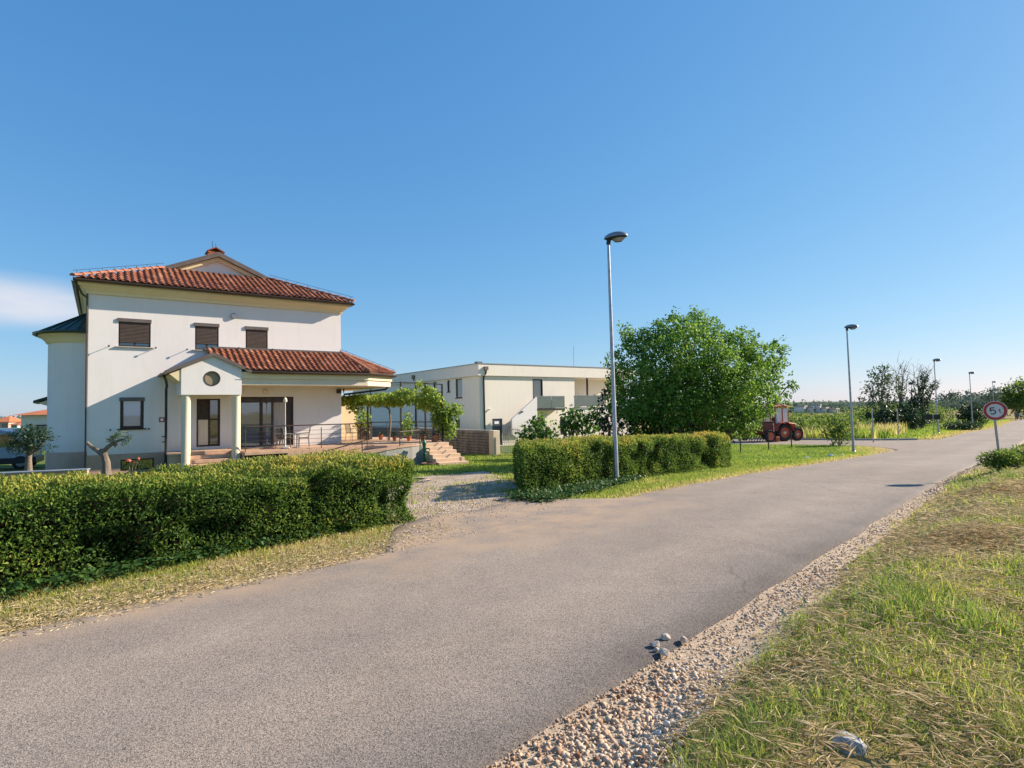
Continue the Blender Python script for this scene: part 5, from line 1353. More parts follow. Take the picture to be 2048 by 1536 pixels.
def foliage(name, lobes, per_m2, ll, lw, mat, root, org, seed=0, sprig=6, droop=.25, tb=.45, shell=.5, tv_=.16, up=.5):
    """lobes: (cx,cy,cz,rx,ry,rz) world; sprigs of leaves gathered near each lobe's skin"""
    rng = np.random.default_rng(seed); Ps, Ds, Ns, T = [], [], [], []
    C = np.array([l[:3] for l in lobes]); Rr = np.array([l[3:6] for l in lobes])
    for c, rr in zip(C, Rr):
        area = 4 * np.pi * (np.mean(rr) ** 2); n = max(4, int(area * per_m2 / sprig))
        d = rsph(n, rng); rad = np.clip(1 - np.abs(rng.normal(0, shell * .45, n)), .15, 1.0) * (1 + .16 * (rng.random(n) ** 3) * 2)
        lump = 1 + .16 * np.sin(d[:, 0] * 5 + seed) * np.sin(d[:, 2] * 6 + 1.3) * np.cos(d[:, 1] * 5)
        s = c + d * rr * (rad * lump)[:, None]
        td = unit(d + rng.normal(0, .45, (n, 3)) + [0, 0, .12])
        k = sprig; idx = np.repeat(np.arange(n), k); f = rng.random(n * k)
        L = min(ll * 3.0, .4 * float(np.mean(rr)))
        p = s[idx] + td[idx] * (f * L)[:, None] + rng.normal(0, ll * .45, (n * k, 3))
        D = unit(td[idx] * .6 + rng.normal(0, .7, (n * k, 3)) - [0, 0, droop])
        N = unit(d[idx] * .6 + rng.normal(0, .55, (n * k, 3)) + [0, 0, up])
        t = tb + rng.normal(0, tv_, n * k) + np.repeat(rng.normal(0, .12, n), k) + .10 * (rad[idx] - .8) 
        Ps.append(p); Ds.append(D); Ns.append(N); T.append(t)
    P = np.concatenate(Ps); D = np.concatenate(Ds); N = np.concatenate(Ns); T = np.concatenate(T); n = len(P)
    k = P[:, 2] > Gz(P[:, 0], P[:, 1]) + .03
    P, D, N, T = P[k], D[k], N[k], T[k]; n = len(P)
    return leaf_obj(name, P - np.array(org), D, N, ll * rng.uniform(.7, 1.3, n), lw * rng.uniform(.8, 1.2, n), T, mat, root, .15)

def limb_tree(root, org, base, tops, r0, mat, name='trunk', seed=1, n=7):
    rng = np.random.default_rng(seed); m = MB(); b = np.array(base) - np.array(org)
    for tp in tops:
        e = np.array(tp) - np.array(org); mid1 = b + (e - b) * .35 + rng.normal(0, .12, 3) * np.linalg.norm(e - b) * .35; mid2 = b + (e - b) * .7 + rng.normal(0, .1, 3) * np.linalg.norm(e - b) * .35
        m.tube([b + rng.normal(0, .03, 3) - [0, 0, .1], mid1, mid2, e], [r0, r0 * .62, r0 * .38, r0 * .12], n)
    return m.build(name, mat, root, smooth=True)

# the big leafy tree behind the right hedge
TY = 25.0
tb_ = pix(1385, 905, TY); tb_[2] = gz(tb_[0], tb_[1])
tree = empty('leafy_tree', tuple(tb_), 0, 'large round bright green tree behind the right-hand hedge', 'tree')
lob = []; rt_ = np.random.default_rng(17)
main = ((1385, 700, 48, 0, 1), (1325, 722, 55, -.3, .95), (1440, 728, 55, .2, .9), (1280, 770, 48, .6, 1), (1345, 790, 68, -1.0, .9), (1430, 795, 66, -.8, .95), (1495, 752, 46, .2, .95), (1515, 790, 34, .3, .9), (1300, 835, 46, .8, .7), (1400, 842, 50, .6, .6), (1470, 842, 34, .4, .8))
rim_ = ((1390, 652, 26), (1362, 655, 22), (1415, 662, 22), (1330, 668, 24), (1300, 676, 20), (1272, 680, 22), (1256, 672, 14), (1440, 676, 20), (1478, 690, 24), (1500, 695, 22), (1525, 712, 22), (1541, 738, 18), (1545, 765, 16), (1538, 790, 18), (1526, 815, 20), (1505, 838, 20), (1490, 858, 16), (1252, 705, 20), (1244, 740, 20), (1240, 775, 22), (1238, 810, 22),
        (1385, 672, 26), (1345, 695, 26), (1425, 700, 24), (1310, 715, 24), (1460, 720, 24), (1370, 735, 26), (1500, 735, 24), (1405, 750, 26), (1330, 760, 26), (1450, 765, 26), (1290, 745, 22), (1515, 765, 22), (1480, 790, 24), (1380, 795, 26), (1300, 790, 24), (1430, 820, 24), (1350, 825, 24), (1272, 820, 22))
for px, py, rp, dy, sq in main:
    Y = TY + dy * 1.6; c = pix(px, py, Y); r_ = rp / 1175 * Y * .95; lob.append((*c, r_, r_ * 1.05, r_ * sq))
sub = []
for i, (px, py, rp) in enumerate(rim_):
    Y = TY - (.4 if i < 21 else 1.9) + rt_.normal(0, .35); c = pix(px, py, Y); r_ = rp / 1175 * Y; sub.append((*c, r_ * rt_.uniform(.85, 1.2), r_, r_ * rt_.uniform(.75, 1.1)))
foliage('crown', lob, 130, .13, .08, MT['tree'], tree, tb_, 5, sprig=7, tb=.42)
foliage('shade_foliage', [(*pix(px, py, 25.8), r_ / 47, r_ / 60, r_ / 47 * .8) for px, py, r_ in ((1350, 825, 58), (1420, 830, 52), (1295, 805, 46), (1385, 775, 56), (1460, 800, 40))], 110, .17, .12, MT['dark_leaf'], tree, tb_, 57, sprig=7, tb=.4)  # darker leaf colour stands in for the shade inside the crown
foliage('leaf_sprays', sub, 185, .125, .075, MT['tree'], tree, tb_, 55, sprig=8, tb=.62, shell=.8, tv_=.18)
# whips sticking out of the crown
lob2 = []
for px, py, rp in ((1565, 705, 13), (1577, 768, 10), (1552, 690, 12), (1312, 648, 12), (1345, 636, 13), (1392, 628, 12), (1432, 652, 11), (1480, 668, 12), (1560, 730, 12), (1250, 655, 10), (1222, 730, 13), (1571, 800, 9), (1592, 772, 6), (1505, 672, 9)):
    c = pix(px, py, TY + .3); r_ = rp / 1175 * TY; lob2.append((*c, r_, r_, r_ * 1.3))
foliage('shoots', lob2, 120, .14, .08, MT['tree'], tree, tb_, 6, sprig=7, shell=1.6, tb=.45)
limb_tree(tree, tb_, tb_, [pix(px, py, TY + d_) for px, py, d_ in ((1300, 720, 0), (1345, 700, .8), (1390, 670, 0), (1440, 710, -.4), (1500, 740, .5), (1260, 770, .6), (1420, 780, -1), (1350, 800, -1.2), (1577, 770, .3), (1568, 705, .3))], .16, MT['bark'], n=8)
# dark shrub left of it, in shade
db = pix(1215, 895, 26.5); db[2] = gz(db[0], db[1])
ds = empty('dark_shrub', tuple(db), 0, 'darker bluish shrub at the left foot of the big tree', 'shrub')
foliage('crown', [(*pix(px, py, 26.5), r_ / 44, r_ / 44, r_ / 44 * q) for px, py, r_, q in ((1230, 800, 26, 1.2), (1245, 850, 40, .8), (1210, 835, 20, 1), (1230, 765, 16, 1.3), (1290, 850, 36, .7))], 75, .17, .10, MT['dark_leaf'], ds, db, 9, tb=.45)
limb_tree(ds, db, db, [pix(1225, 800, 26.5), pix(1205, 832, 26.5), pix(1250, 830, 26.5), pix(1228, 765, 26.5)], .07, MT['bark'])
for i, (px, py, Y, lst, lab) in enumerate(((1075, 905, 30, [(1075, 862, 26, .8), (1052, 872, 18, .7), (1098, 870, 20, .8), (1078, 845, 17, .7)], 'small fig shrub before the cream house, right of the gate'),
                                     (1155, 905, 29, [(1155, 842, 26, .8), (1135, 858, 20, .8), (1180, 850, 22, 1), (1150, 825, 14, .8), (1130, 825, 9, .8), (1190, 832, 14, 1)], 'larger fig shrub below the glass loggia, left of the big tree'))):
    b_ = pix(px, py, Y); b_[2] = gz(b_[0], b_[1]); e = empty('fig_shrub', tuple(b_), 0, lab, 'shrub', 'fig shrubs behind the right hedge')
    foliage('crown', [(*pix(x, y, Y), r_ * Y / 1175 * .85, r_ * Y / 1175 * .85, r_ * Y / 1175 * q * .85) for x, y, r_, q in lst], 75, .2, .14, MT['tree'], e, b_, 20 + i, sprig=5, droop=.5, tb=.22, up=.8)
    limb_tree(e, b_, b_, [pix(x, y, Y) for x, y, r_, q in lst], .05, MT['bark'], seed=i)

# olive trees before the house
ob = np.array([-14.3, 20.3, 0]); ob = pix(214, 935, 20.2); ob[2] = gz(ob[0], ob[1])
ol = empty('olive_tree', tuple(ob), 0, 'pruned olive with a forked bare trunk before the house wall', 'tree')
m = MB(); L_ = lambda px, py: pix(px, py, 20.2) - ob
m.tube([L_(214, 950), L_(213, 925), L_(207, 905), L_(206, 897)], [.14, .12, .10, .09], 9)
m.tube([L_(208, 912), L_(196, 902), L_(183, 893), L_(174, 885)], [.09, .08, .07, .055], 8)
m.tube([L_(207, 905), L_(216, 894), L_(226, 886), L_(238, 881), L_(250, 878)], [.09, .075, .06, .04, .02], 8)
m.tube([L_(226, 886), L_(232, 893), L_(234, 886)], [.06, .05, .03], 6)
m.build('trunk', MT['palebark'], ol, smooth=True)
foliage('crown', [(*pix(px, py, 20.2), r_ / 58, r_ / 58, r_ / 58 * .7) for px, py, r_ in ((228, 876, 9), (240, 873, 10), (252, 876, 8), (250, 886, 5), (222, 880, 5))], 420, .09, .03, MT['olive'], ol, ob, 31, sprig=8, shell=1.0)
ob2 = pix(58, 945, 19.5); ob2[2] = gz(ob2[0], ob2[1])
ol2 = empty('olive_tree', tuple(ob2), 0, 'leafy dark olive tree standing left of the round bay', 'tree')
L_ = lambda px, py: pix(px, py, 19.5) - ob2
m = MB().tube([L_(57, 950), L_(57, 920), L_(59, 900), L_(62, 885)], [.12, .09, .08, .06], 9).tube([L_(61, 903), L_(72, 893), L_(88, 886)], [.08, .06, .03], 7).tube([L_(59, 900), L_(46, 885), L_(34, 875)], [.08, .06, .03], 7).tube([L_(66, 905), L_(72, 900), L_(84, 896)], [.06, .05, .02], 6)
m.build('trunk', MT['palebark'], ol2, smooth=True)
foliage('crown', [(*pix(px, py, 19.5 + d_), r_ / 74, r_ / 74, r_ / 74 * q) for px, py, r_, q, d_ in ((58, 872, 20, .8, 0), (38, 880, 19, .8, .2), (82, 868, 17, .7, 0), (30, 872, 12, .8, .3), (60, 862, 16, .7, .3), (44, 895, 14, .7, -.2), (96, 874, 11, .6, 0), (102, 897, 7, .6, -.1), (30, 893, 13, .7, .2), (70, 885, 13, .7, -.2))], 430, .10, .036, MT['dark_leaf'], ol2, ob2, 33, sprig=8, tb=.5)
# red rose by the basement window
rb = pix(262, 940, 19.8); rb[2] = gz(rb[0], rb[1])
rs = empty('rose_bush', tuple(rb), 0, 'red rose bush peeping over the left hedge by the basement window', 'rose bush')
m = MB()
for dx_, h in ((-.1, .64), (.05, .58), (.22, .7)): m.tube([(0, 0, 0), (dx_ * .6, .02, h * .6), (dx_, 0, h)], .012, 5)
m.build('stem', MT['bark'], rs)
P = rsph(180) * [.3, .25, .26] + [0.05, 0, .40]; leaf_obj('leaves', P, rsph(180), rsph(180) + [0, 0, .6], .07, .045, RNG.random(180), MT['dark_leaf'], rs)
for dx_, h, r_ in ((-.1, .66, .10), (.05, .60, .07), (.24, .72, .05)):
    m = MB()
    for q in range(3): m.lathe([(0, -.05), (r_ * (1 - q * .25), 0), (r_ * (.9 - q * .25), .05 + q * .012), (r_ * (.7 - q * .25), .03 + q * .01)], (dx_, 0, h), 9)
    m.build('flower', MT['red'], rs)

# pale strip: low garden wall with white coping left of the house, mostly behind the hedge
w0 = pix(-60, 946, 17.6); w1 = pix(176, 941, 18.6)
gwl = empty('garden_wall', (w0[0], w0[1], 0), 0, 'low garden wall with flat whitish coping behind the left hedge', 'wall')
d_ = Vector((w1[0] - w0[0], w1[1] - w0[1], 0)); gl = d_.length; gwl.rotation_euler = (0, 0, math.atan2(d_.y, d_.x))
MB().box(0, gl, -.1, .1, -.6, w0[2] - .07).build('masonry', MT['plinth'], gwl); MB().box(-.02, gl + .02, -.16, .16, w0[2] - .068, w0[2] - .02).build('coping', pm('blue_grey_coping', (.20, .225, .27), (.26, .29, .34), 3, .5), gwl, bevel=.01)

# parked van cut by the frame edge
vx, vy = pix(8, 925, 30)[:2]
van = empty('parked_van', (vx, vy, gz(vx, vy)), R_(28), 'pale grey van with dark lower body parked left of the olive tree', 'van')
VP = pm('van_paint', (.34, .38, .42), (.38, .42, .46), 2, .3)
m = MB().extr([(-3.2, -.95, .45), (1.35, -.95, .45), (1.4, -.95, .95), (1.05, -.95, 1.15), (.45, -.95, 1.9), (-.1, -.95, 2.05), (-3.2, -.95, 2.05)], (0, 1.9, 0)); m.build('body', VP, van, bevel=.06)
MB().box(-3.22, 1.46, -.97, .97, .3, .62).build('bumper', MT['black'], van, bevel=.04)
MB().extr([(1.065, -.85, 1.16), (.47, -.85, 1.86), (.50, -.85, 1.88), (1.10, -.85, 1.17)], (0, 1.7, 0)).build('windscreen', MT['glass'], van)
MB().extr([(.35, -.965, 1.15), (.95, -.965, 1.15), (.42, -.965, 1.78), (-.15, -.965, 1.78), (-.15, -.965, 1.15)], (0, .012, 0)).build('side_window', MT['glass'], van)
MB().box(.95, 1.05, -1.2, -.97, 1.2, 1.42).build('mirror', MT['black'], van, bevel=.02)
for x_ in (.85, -2.3):
    for s_ in (-1, 1):
        wh = MB().lathe([(.2, -.1), (.33, -.1), (.35, -.06), (.35, .06), (.33, .1), (.2, .1), (.2, -.1)], (x_, s_ * .86, .35), 20, 'y').build('wheel', MT['tyre'], van, smooth=True)
        MB().lathe([(0, -.09), (.2, -.08), (.2, .08), (0, .09)], (x_, s_ * .86, .35), 16, 'y').build('rim', MT['grey'], wh)
for s_ in (-1, 1): MB().box(1.36, 1.43, s_ * .7 - .2, s_ * .7 + .2, .72, .92).build('headlight', MT['clear'], van, bevel=.02)

# ================================================================== STREET LAMPS
def make_lamp():
    e = empty('street_lamp')
    MB().tube([(0, 0, -.2), (0, 0, 1.2), (0, 0, 1.25), (0, 0, 6.55)], [.07, .066, .058, .036], 14).build('pole', MT['galv'], e, smooth=True)
    m = MB()
    for k_ in range(2): m.lathe([(.10, 0), (.10, .02)], (0, 0, .02 + k_ * .02), 14)
    MB().lathe([(.12, 0), (.12, .05), (.088, .10)], n=14).build('base_collar', MT['galv'], e)
    # head: flattened shell pointing along +x
    def shell(z0, sgn, hz, mat, name, par, sx=.33, sy=.15):
        m = MB(); n = 18; k = 6; vs = []; fs = []
        for i in range(k):
            a_ = i / (k - 1) * math.pi / 2
            for j in range(n):
                t = 2 * math.pi * j / n; cx_ = math.cos(t)
                taper = 1 - .38 * max(0, -cx_)
                vs.append((.21 + sx * math.cos(a_) * cx_, sy * math.cos(a_) * math.sin(t) * taper, z0 + sgn * hz * math.sin(a_)))
        for i in range(k - 1):
            for j in range(n): fs.append([i * n + j, i * n + (j + 1) % n, (i + 1) * n + (j + 1) % n, (i + 1) * n + j])
        return m.add(vs, fs).build(name, mat, par, smooth=True)
    hd = shell(6.62, 1, .15, MT['grey'], 'lamp_head', e)
    shell(6.615, -1, .06, MT['black'], 'underside', hd, .325, .146)
    m = MB(); n = 16
    m.add([(.28 + .20 * math.cos(2 * math.pi * j / n) * (1 - i * .25), .11 * math.sin(2 * math.pi * j / n) * (1 - i * .25), 6.575 - .045 * i) for i in range(3) for j in range(n)],
          [[i * n + j, i * n + (j + 1) % n, (i + 1) * n + (j + 1) % n, (i + 1) * n + j] for i in range(2) for j in range(n)] + [[2 * n + j for j in range(n)]])
    m.build('diffuser', MT['glass2'], hd, smooth=True)
    MB().tube([(0, 0, 6.45), (.02, 0, 6.6)], .06, 10).build('spigot', MT['black'], hd)
    return e
lp = make_lamp()
LL = [((2.73, 15.71), 'tallest grey street lamp, standing right in front of the hedge'), ((17.92, 31.08), 'grey street lamp at the corner of the lawn before the side road'),
      ((38.3, 53.05), 'street lamp beside the dark notice board past the side road'), ((54.25, 69.48), 'street lamp standing above the low dark bush, next after the notice board'),
      ((82.87, 101.2), 'smaller distant street lamp seen above the weight-limit sign'), ((113, 136), 'faintest and farthest street lamp down the road')]
for i, ((x, y), lab) in enumerate(LL):
    o = lp if i == 0 else copy_tree(lp)
    o.location = (x, y, gz(x, y)); o.rotation_euler = (R_(-.3 + .2 * i), R_(-.6), R_(-32 + (6 if i == 0 else 0)))
    tag(o, lab, 'street lamp', 'street lamps along the left side of the road')

# ================================================================== ROAD SIGN 5 t
sx_, sy_ = 12.36, 15.0
sb = gz(sx_, sy_)
sg = empty('road_sign', (sx_, sy_, sb), 0, 'leaning round red and white weight-limit sign reading 5 t', 'road sign')
MB().tube([(0.02, 0, -.2), (-.10, 0, 1.80 - sb + .0)], .028, 12).build('post', MT['galv'], sg, smooth=True)
ang = math.atan2(sx_, sy_)
dk = bpy.data.objects.new('sign_disc', None)
bpy.data.objects.remove(dk)
def onface(): pass
DR = .245
Mface = Matrix.Translation((-.095, -.045, 1.73 - sb)) @ Matrix.Rotation(-ang - R_(2), 4, 'Z') @ Matrix.Rotation(R_(-4), 4, 'Y') @ Matrix.Rotation(R_(90), 4, 'X')   # local xy = face, +z towards viewer
REDM = pm('sign_red', (.40, .035, .022), (.46, .05, .03), 3, .45); SWH = pm('sign_white', (.58, .58, .58), (.64, .64, .64), 3, .5)
b_ = MB().lathe([(0, -.014), (DR, -.014), (DR + .004, -.006), (DR + .004, .002), (DR - .004, .003), (DR - .004, 0), (0, 0)], n=48).build('disc', MT['grey'], sg); b_.matrix_local = Mface
o = MB().lathe([(.172, .0035), (DR - .010, .0035), (DR - .010, .0015), (.172, .0015), (.172, .0035)], n=48).build('red_ring', REDM, b_)
o = MB().lathe([(0, .003), (.172, .003), (.172, .0012), (0, .0012)], n=48).build('white_field', SWH, b_)
o = MB().lathe([(DR - .0095, .003), (DR + .002, .003), (DR + .002, .0022), (DR - .0095, .0022), (DR - .0095, .003)], n=48).build('white_rim', SWH, b_)
def ribbon(paths, wd, z):
    m = MB()
    for P in paths:
        P = [Vector((*p, 0)) for p in P]
        L, Rr = [], []
        for i, p in enumerate(P):
            d = (P[min(i + 1, len(P) - 1)] - P[max(i - 1, 0)]).normalized(); nn_ = Vector((-d.y, d.x, 0)); L.append(p + nn_ * wd / 2); Rr.append(p - nn_ * wd / 2)
        for i in range(len(P) - 1):
            m.extr([L[i] + Vector((0, 0, z)), L[i + 1] + Vector((0, 0, z)), Rr[i + 1] + Vector((0, 0, z)), Rr[i] + Vector((0, 0, z))], (0, 0, .0025))
    return m
five = [[(.005, .058), (-.062, .058)], [(-.058, .064), (-.068, -.004)], [(-.068 + 0, .002)] + [(-.032 + .043 * math.cos(t), -.022 + .040 * math.sin(t)) for t in np.linspace(2.5, -2.45, 18)]]
five = [[(x * 1.32 - .012, y * 1.32) for x, y in q] for q in five]
ribbon(five, .026, .0035).build('digit', MT['black'], b_)
ribbon([[(.086, .036), (.088, -.03), (.094, -.05), (.104, -.058), (.116, -.056)], [(.072, .014), (.110, .014)]], .015, .0036).build('letter', MT['black'], b_)
MB().box(-.16, .03, -.004, .03, 1.70 - sb, 1.74 - sb).build('bracket', MT['grey'], sg)

# bush round its foot
def clump(name, x, y, r, h, mat, lab, cat, n, ll, lw, seed, tb=.5, group=None):
    z = gz(x, y); e = empty(name, (x, y, z), 0, lab, cat, group); rng = np.random.default_rng(seed)
    P = rsph(n, rng) * (rng.random(n) ** .5)[:, None] * [r, r * .8, h * .55] + [0, 0, h * .5]; P = P[P[:, 2] > .02]; n = len(P)
    D = unit(P * [1, 1, .3] + rng.normal(0, r * .5, (n, 3)) + [0, 0, h * .4]); N = rsph(n, rng) * .7 + [0, 0, .7]
    leaf_obj('foliage', P, D, N, ll * rng.uniform(.7, 1.4, n), lw * rng.uniform(.8, 1.2, n), tb + rng.normal(0, .2, n), mat, e, .15)
    m = MB()
    for i in range(5):
        a_ = rng.random() * 6.28; m.tube([(0, 0, -.03), (math.cos(a_) * r * .3, math.sin(a_) * r * .25, h * .4), (math.cos(a_) * r * .6, math.sin(a_) * r * .5, h * .75)], [.02, .014, .006], 5)
    m.build('stems', MT['bark'], e)['kind'] = 'stuff'
    return e
clump('weed_bush', 12.2, 14.75, .5, .48, MT['field'], 'leafy green weeds around the foot of the weight-limit sign', 'weeds', 1500, .085, .04, 41, .45)
clump('weed_bush', 13.3, 15.1, .75, .5, MT['field'], 'broad clump of weeds at the right frame edge behind the sign post', 'weeds', 1700, .085, .04, 42, .5)

# ================================================================== STONES
def stone(name, x, y, r, lab, cat, mat, seed, z=None, sq=(1, .8, .65), group=None, rz_=0.0, sub=2):
    rng = np.random.default_rng(seed)
    bm = bmesh.new(); bmesh.ops.create_icosphere(bm, subdivisions=sub, radius=r)
    for v in bm.verts:
        c = v.co.normalized(); k_ = 1 + .22 * math.sin(c.x * 4 + seed) * math.cos(c.y * 3.3 + seed * 2) + .12 * math.sin(c.z * 7 + seed)
        v.co = Vector((c.x * sq[0], c.y * sq[1], c.z * sq[2])) * r * k_ 
    for q in range(7):
        d = Vector(rsph(1, rng)[0]); d.z = abs(d.z) * .8; lim = r * .62 * max(.7, 1 - .3 * abs(d.z))
        for v in bm.verts:
            ex = v.co.dot(d.normalized()) - lim
            if ex > 0: v.co -= d.normalized() * ex * .9
    for v in bm.verts: v.co *= 1 + .07 * (float(vnoise(v.co.x / r * 3 + seed, v.co.y / r * 3 + v.co.z / r * 2, 1)) - .5) * (2 if sub > 2 else 1)
    me = bpy.data.meshes.new(name); bm.to_mesh(me); bm.free(); me.materials.append(mat)
    o = bpy.data.objects.new(name, me); COL.objects.link(o)
    o.location = (x, y, (gz(x, y) if z is None else z) + r * sq[2] * .55); o.rotation_euler = (0, 0, rz_)
    return tag(o, lab, cat, group)
def unproj(px, py, z):
    d = Fv + Rv * ((px - 1024) / 1175) - Uv * ((py - 768) / 1175); k = (z - EYE) / d.z; return d.x * k, d.y * k
for i, (px, py, r, lab) in enumerate([(1330, 1276, .048, 'pale pointed stone on the asphalt, topmost of the five loose stones'), (1367, 1281, .042, 'stone nearest the gravel edge, right-hand one of the loose stones'),
                                 (1311, 1291, .046, 'whitish flat stone left of the loose group on the asphalt'), (1312, 1300, .028, 'smallest pebble between the loose stones on the asphalt'), (1327, 1306, .05, 'darker rounded stone, lowest of the loose stones on the asphalt')]):
    x, y = unproj(px, py, .045); stone('road_stone', x, y, r, lab, 'stone', MT['stone'], 50 + i, .042, (1.15, .85, .6), 'loose stones on the road edge', rz_=i * 1.3)
x, y = unproj(1702, 1462, .40)
stone('rock', x, y, .095, 'blue-grey rock half sunk in the grass of the right bank', 'rock', MT['bluestone'], 60, gz(x, y) - .005, (1.4, .8, .42), rz_=.35, sub=4)
for i, (px, py, r, lab) in enumerate([(1661, 914, .17, 'white stone on the lawn left of the corner lamp'), (1612, 920, .11, 'small white stone in the middle of the lawn'), (1684, 911, .10, 'pale flat stone on the lawn nearest the corner lamp')]):
    x, y = unproj(px, py, -.55); stone('lawn_stone', x, y, r, lab, 'stone', MT['paper'], 70 + i, None, (1.3, .8, .5), 'white stones on the lawn')

# ================================================================== LAWN POSTS, POLES, NOTICE BOARD
for i, (px, py, Y, lab) in enumerate([(1481, 893, 33, 'short dark post on the lawn next to the hedge end'), (1537, 892, 34, 'short dark post on the lawn before the seed drill'), (1583, 888, 36, 'short dark post on the lawn before the front wheel of the tractor')]):
    p = pix(px, py, Y); z = gz(p[0], p[1]); e = empty('fence_post', (p[0], p[1], z), 0, lab, 'post', 'short posts along the lawn')
    MB().tube([(0, 0, -.1), (0, 0, 1.0)], .035, 8).build('stake', MT['frame'], e); MB().lathe([(.04, 1.0), (.04, 1.03), (0, 1.05)], n=8).build('cap', MT['black'], e)
for px, pyb, pyt, Y, lab in ((1747, 888, 816, 40, 'thin galvanised pole at the near side of the side road'), (1797, 876, 817, 47, 'thin galvanised pole on the far side of the side road')):
    p = pix(px, pyb, Y); z = gz(p[0], p[1]); tz = pix(px, pyt, Y)[2]; e = empty('sign_pole', (p[0], p[1], z), 0, lab, 'pole', 'bare poles at the junction')
    MB().tube([(0, 0, -.2), (0, 0, tz - z)], .04, 10).build('tube', MT['galv'], e, smooth=True); MB().lathe([(.045, 0), (.045, .03), (0, .05)], (0, 0, tz - z), 10).build('cap', MT['black'], e)
p = pix(1868, 873, 48); z = gz(p[0], p[1]); nb = empty('notice_board', (p[0], p[1], z), R_(-20), 'dark notice board on a post, seen from behind at the junction', 'sign')
t0 = pix(1868, 829, 48)[2] - z; t1 = pix(1868, 839, 48)[2] - z
MB().tube([(0, 0, -.2), (0, 0, t0 + .05)], .035, 8).build('post', MT['galv'], nb); MB().box(-.52, .52, .03, .06, t1, t0).build('panel', MT['black'], nb); MB().box(-.5, .5, .0, .03, t1 + .1, t1 + .14).build('rail', MT['black'], nb); MB().box(-.5, .5, 0, .03, t0 - .14, t0 - .1).build('rail', MT['black'], nb)
# shrub on the lawn
p = pix(1680, 892, 37); clump('lawn_shrub', p[0], p[1], 1.0, 1.9, MT['field'], 'small multi-stemmed shrub on the lawn left of the corner lamp', 'shrub', 900, .2, .1, 44, .42)
# fresh grass heap by the far lamps
p = pix(1925, 856, 62); clump('low_bush', p[0], p[1], 1.9, .95, MT['dark_leaf'], 'low dark rounded bush beside the road, left of a street lamp', 'bush', 1400, .22, .1, 45, .5)
p = pix(1946, 846, 74); clump('round_bush', p[0], p[1], 1.8, 3.0, MT['dark_leaf'], 'taller dark bush behind the lamp, left of the weight-limit sign', 'bush', 1600, .3, .16, 46, .5)

# ================================================================== TRACTOR
tx, ty = pix(1562, 884, 44.5)[:2]
tr = empty('tractor', (tx, ty, gz(tx, ty) + .03), R_(18), 'old red tractor with roofed cab parked beyond the lawn', 'tractor')
tr.scale = (1.0, 1.0, 1.0)
def wheel(x, y, r, wd, name='wheel'):
    m = MB().lathe([(r * .62, -wd / 2), (r * .93, -wd / 2), (r, -wd * .3), (r, wd * .3), (r * .93, wd / 2), (r * .62, wd / 2), (r * .62, -wd / 2)], (x, y, r), 26, 'y')
    for i in range(16):
        a_ = 2 * math.pi * i / 16
        for s_ in (-1, 1):
            c, s2 = math.cos(a_ + s_ * .1), math.sin(a_ + s_ * .1); p = Vector((x + c * r, y + s_ * wd * .24, r + s2 * r)); q = Vector((-s2, 0, c)) * .035; o_ = Vector((c, 0, s2)) * .03; ww = Vector((0, wd * .22, 0))
            m.extr([p - q - ww, p + q - ww * .2, p + q + ww, p - q + ww * .2], tuple(o_))
    wh = m.build(name, MT['tyre'], tr, smooth=True)
    MB().lathe([(0, -wd * .12), (r * .2, -wd * .15), (r * .3, -wd * .3), (r * .55, -wd * .22), (r * .63, -wd * .48), (r * .63, wd * .48), (r * .55, wd * .22), (r * .3, wd * .3), (0, wd * .12)], (x, y, r), 24, 'y').build('rim', MT['red'], wh, smooth=True)
    s_ = -1 if y < 0 else 1
    MB().lathe([(0, s_ * wd * .52), (r * .16, s_ * wd * .5), (r * .2, s_ * wd * .2)], (x, y, r), 14, 'y').build('hub', pm('hub_cream', (.6, .5, .35), None, 4, .6), wh)
for s_ in (-1, 1): wheel(-.45, s_ * .78, .65, .36); wheel(.86, s_ * .70, .50, .26)
MB().box(-.7, 1.1, -.22, .22, .48, .78).build('chassis', MT['black'], tr, bevel=.03); MB().tube([(.86, -.68, .5), (.86, .68, .5)], .06, 8).build('front_axle', MT['black'], tr); MB().tube([(-.45, -.8, .67), (-.45, .8, .67)], .09, 8).build('rear_axle', MT['black'], tr)
MB().extr([(.3, -.33, .80), (1.15, -.33, .78), (1.2, -.33, 1.08), (1.1, -.33, 1.30), (.3, -.33, 1.42)], (0, .66, 0)).build('bonnet', MT['red'], tr, bevel=.05)
MB().box(1.175, 1.215, -.26, .26, .84, 1.1).build('grille', MT['black'], tr, bevel=.01)
for s_ in (-1, 1):
    m = MB(); vs = []
    for i in range(9):
        a_ = math.pi * (.05 + .9 * i / 8); vs += [(-.45 + .78 * math.cos(a_), s_ * .60, .67 + .78 * math.sin(a_)), (-.45 + .78 * math.cos(a_), s_ * 1.05, .67 + .78 * math.sin(a_))]
    m.add(vs, [[i * 2, i * 2 + 1, i * 2 + 3, i * 2 + 2] for i in range(8)]); m.build('mudguard', MT['red'], tr, smooth=True)
m = MB()
for x_, y_ in ((-1.0, -.62), (-1.0, .62), (.22, -.55), (.22, .55), (-.35, -.62), (-.35, .62)): m.box(x_ - .03, x_ + .03, y_ - .03, y_ + .03, 1.25, 2.5)
m.box(-1.02, .24, -.64, .64, 1.2, 1.3); m.build('cab_frame', MT['red'], tr)
for q in ((-.97, -.38, -.61, -.60), (-.32, .19, -.59, -.58), (-.97, -.38, .60, .61), (-.32, .19, .58, .59), (.2, .21, -.52, .52)): MB().box(*q, 1.32, 2.45).build('cab_window', MT['clear'], tr)
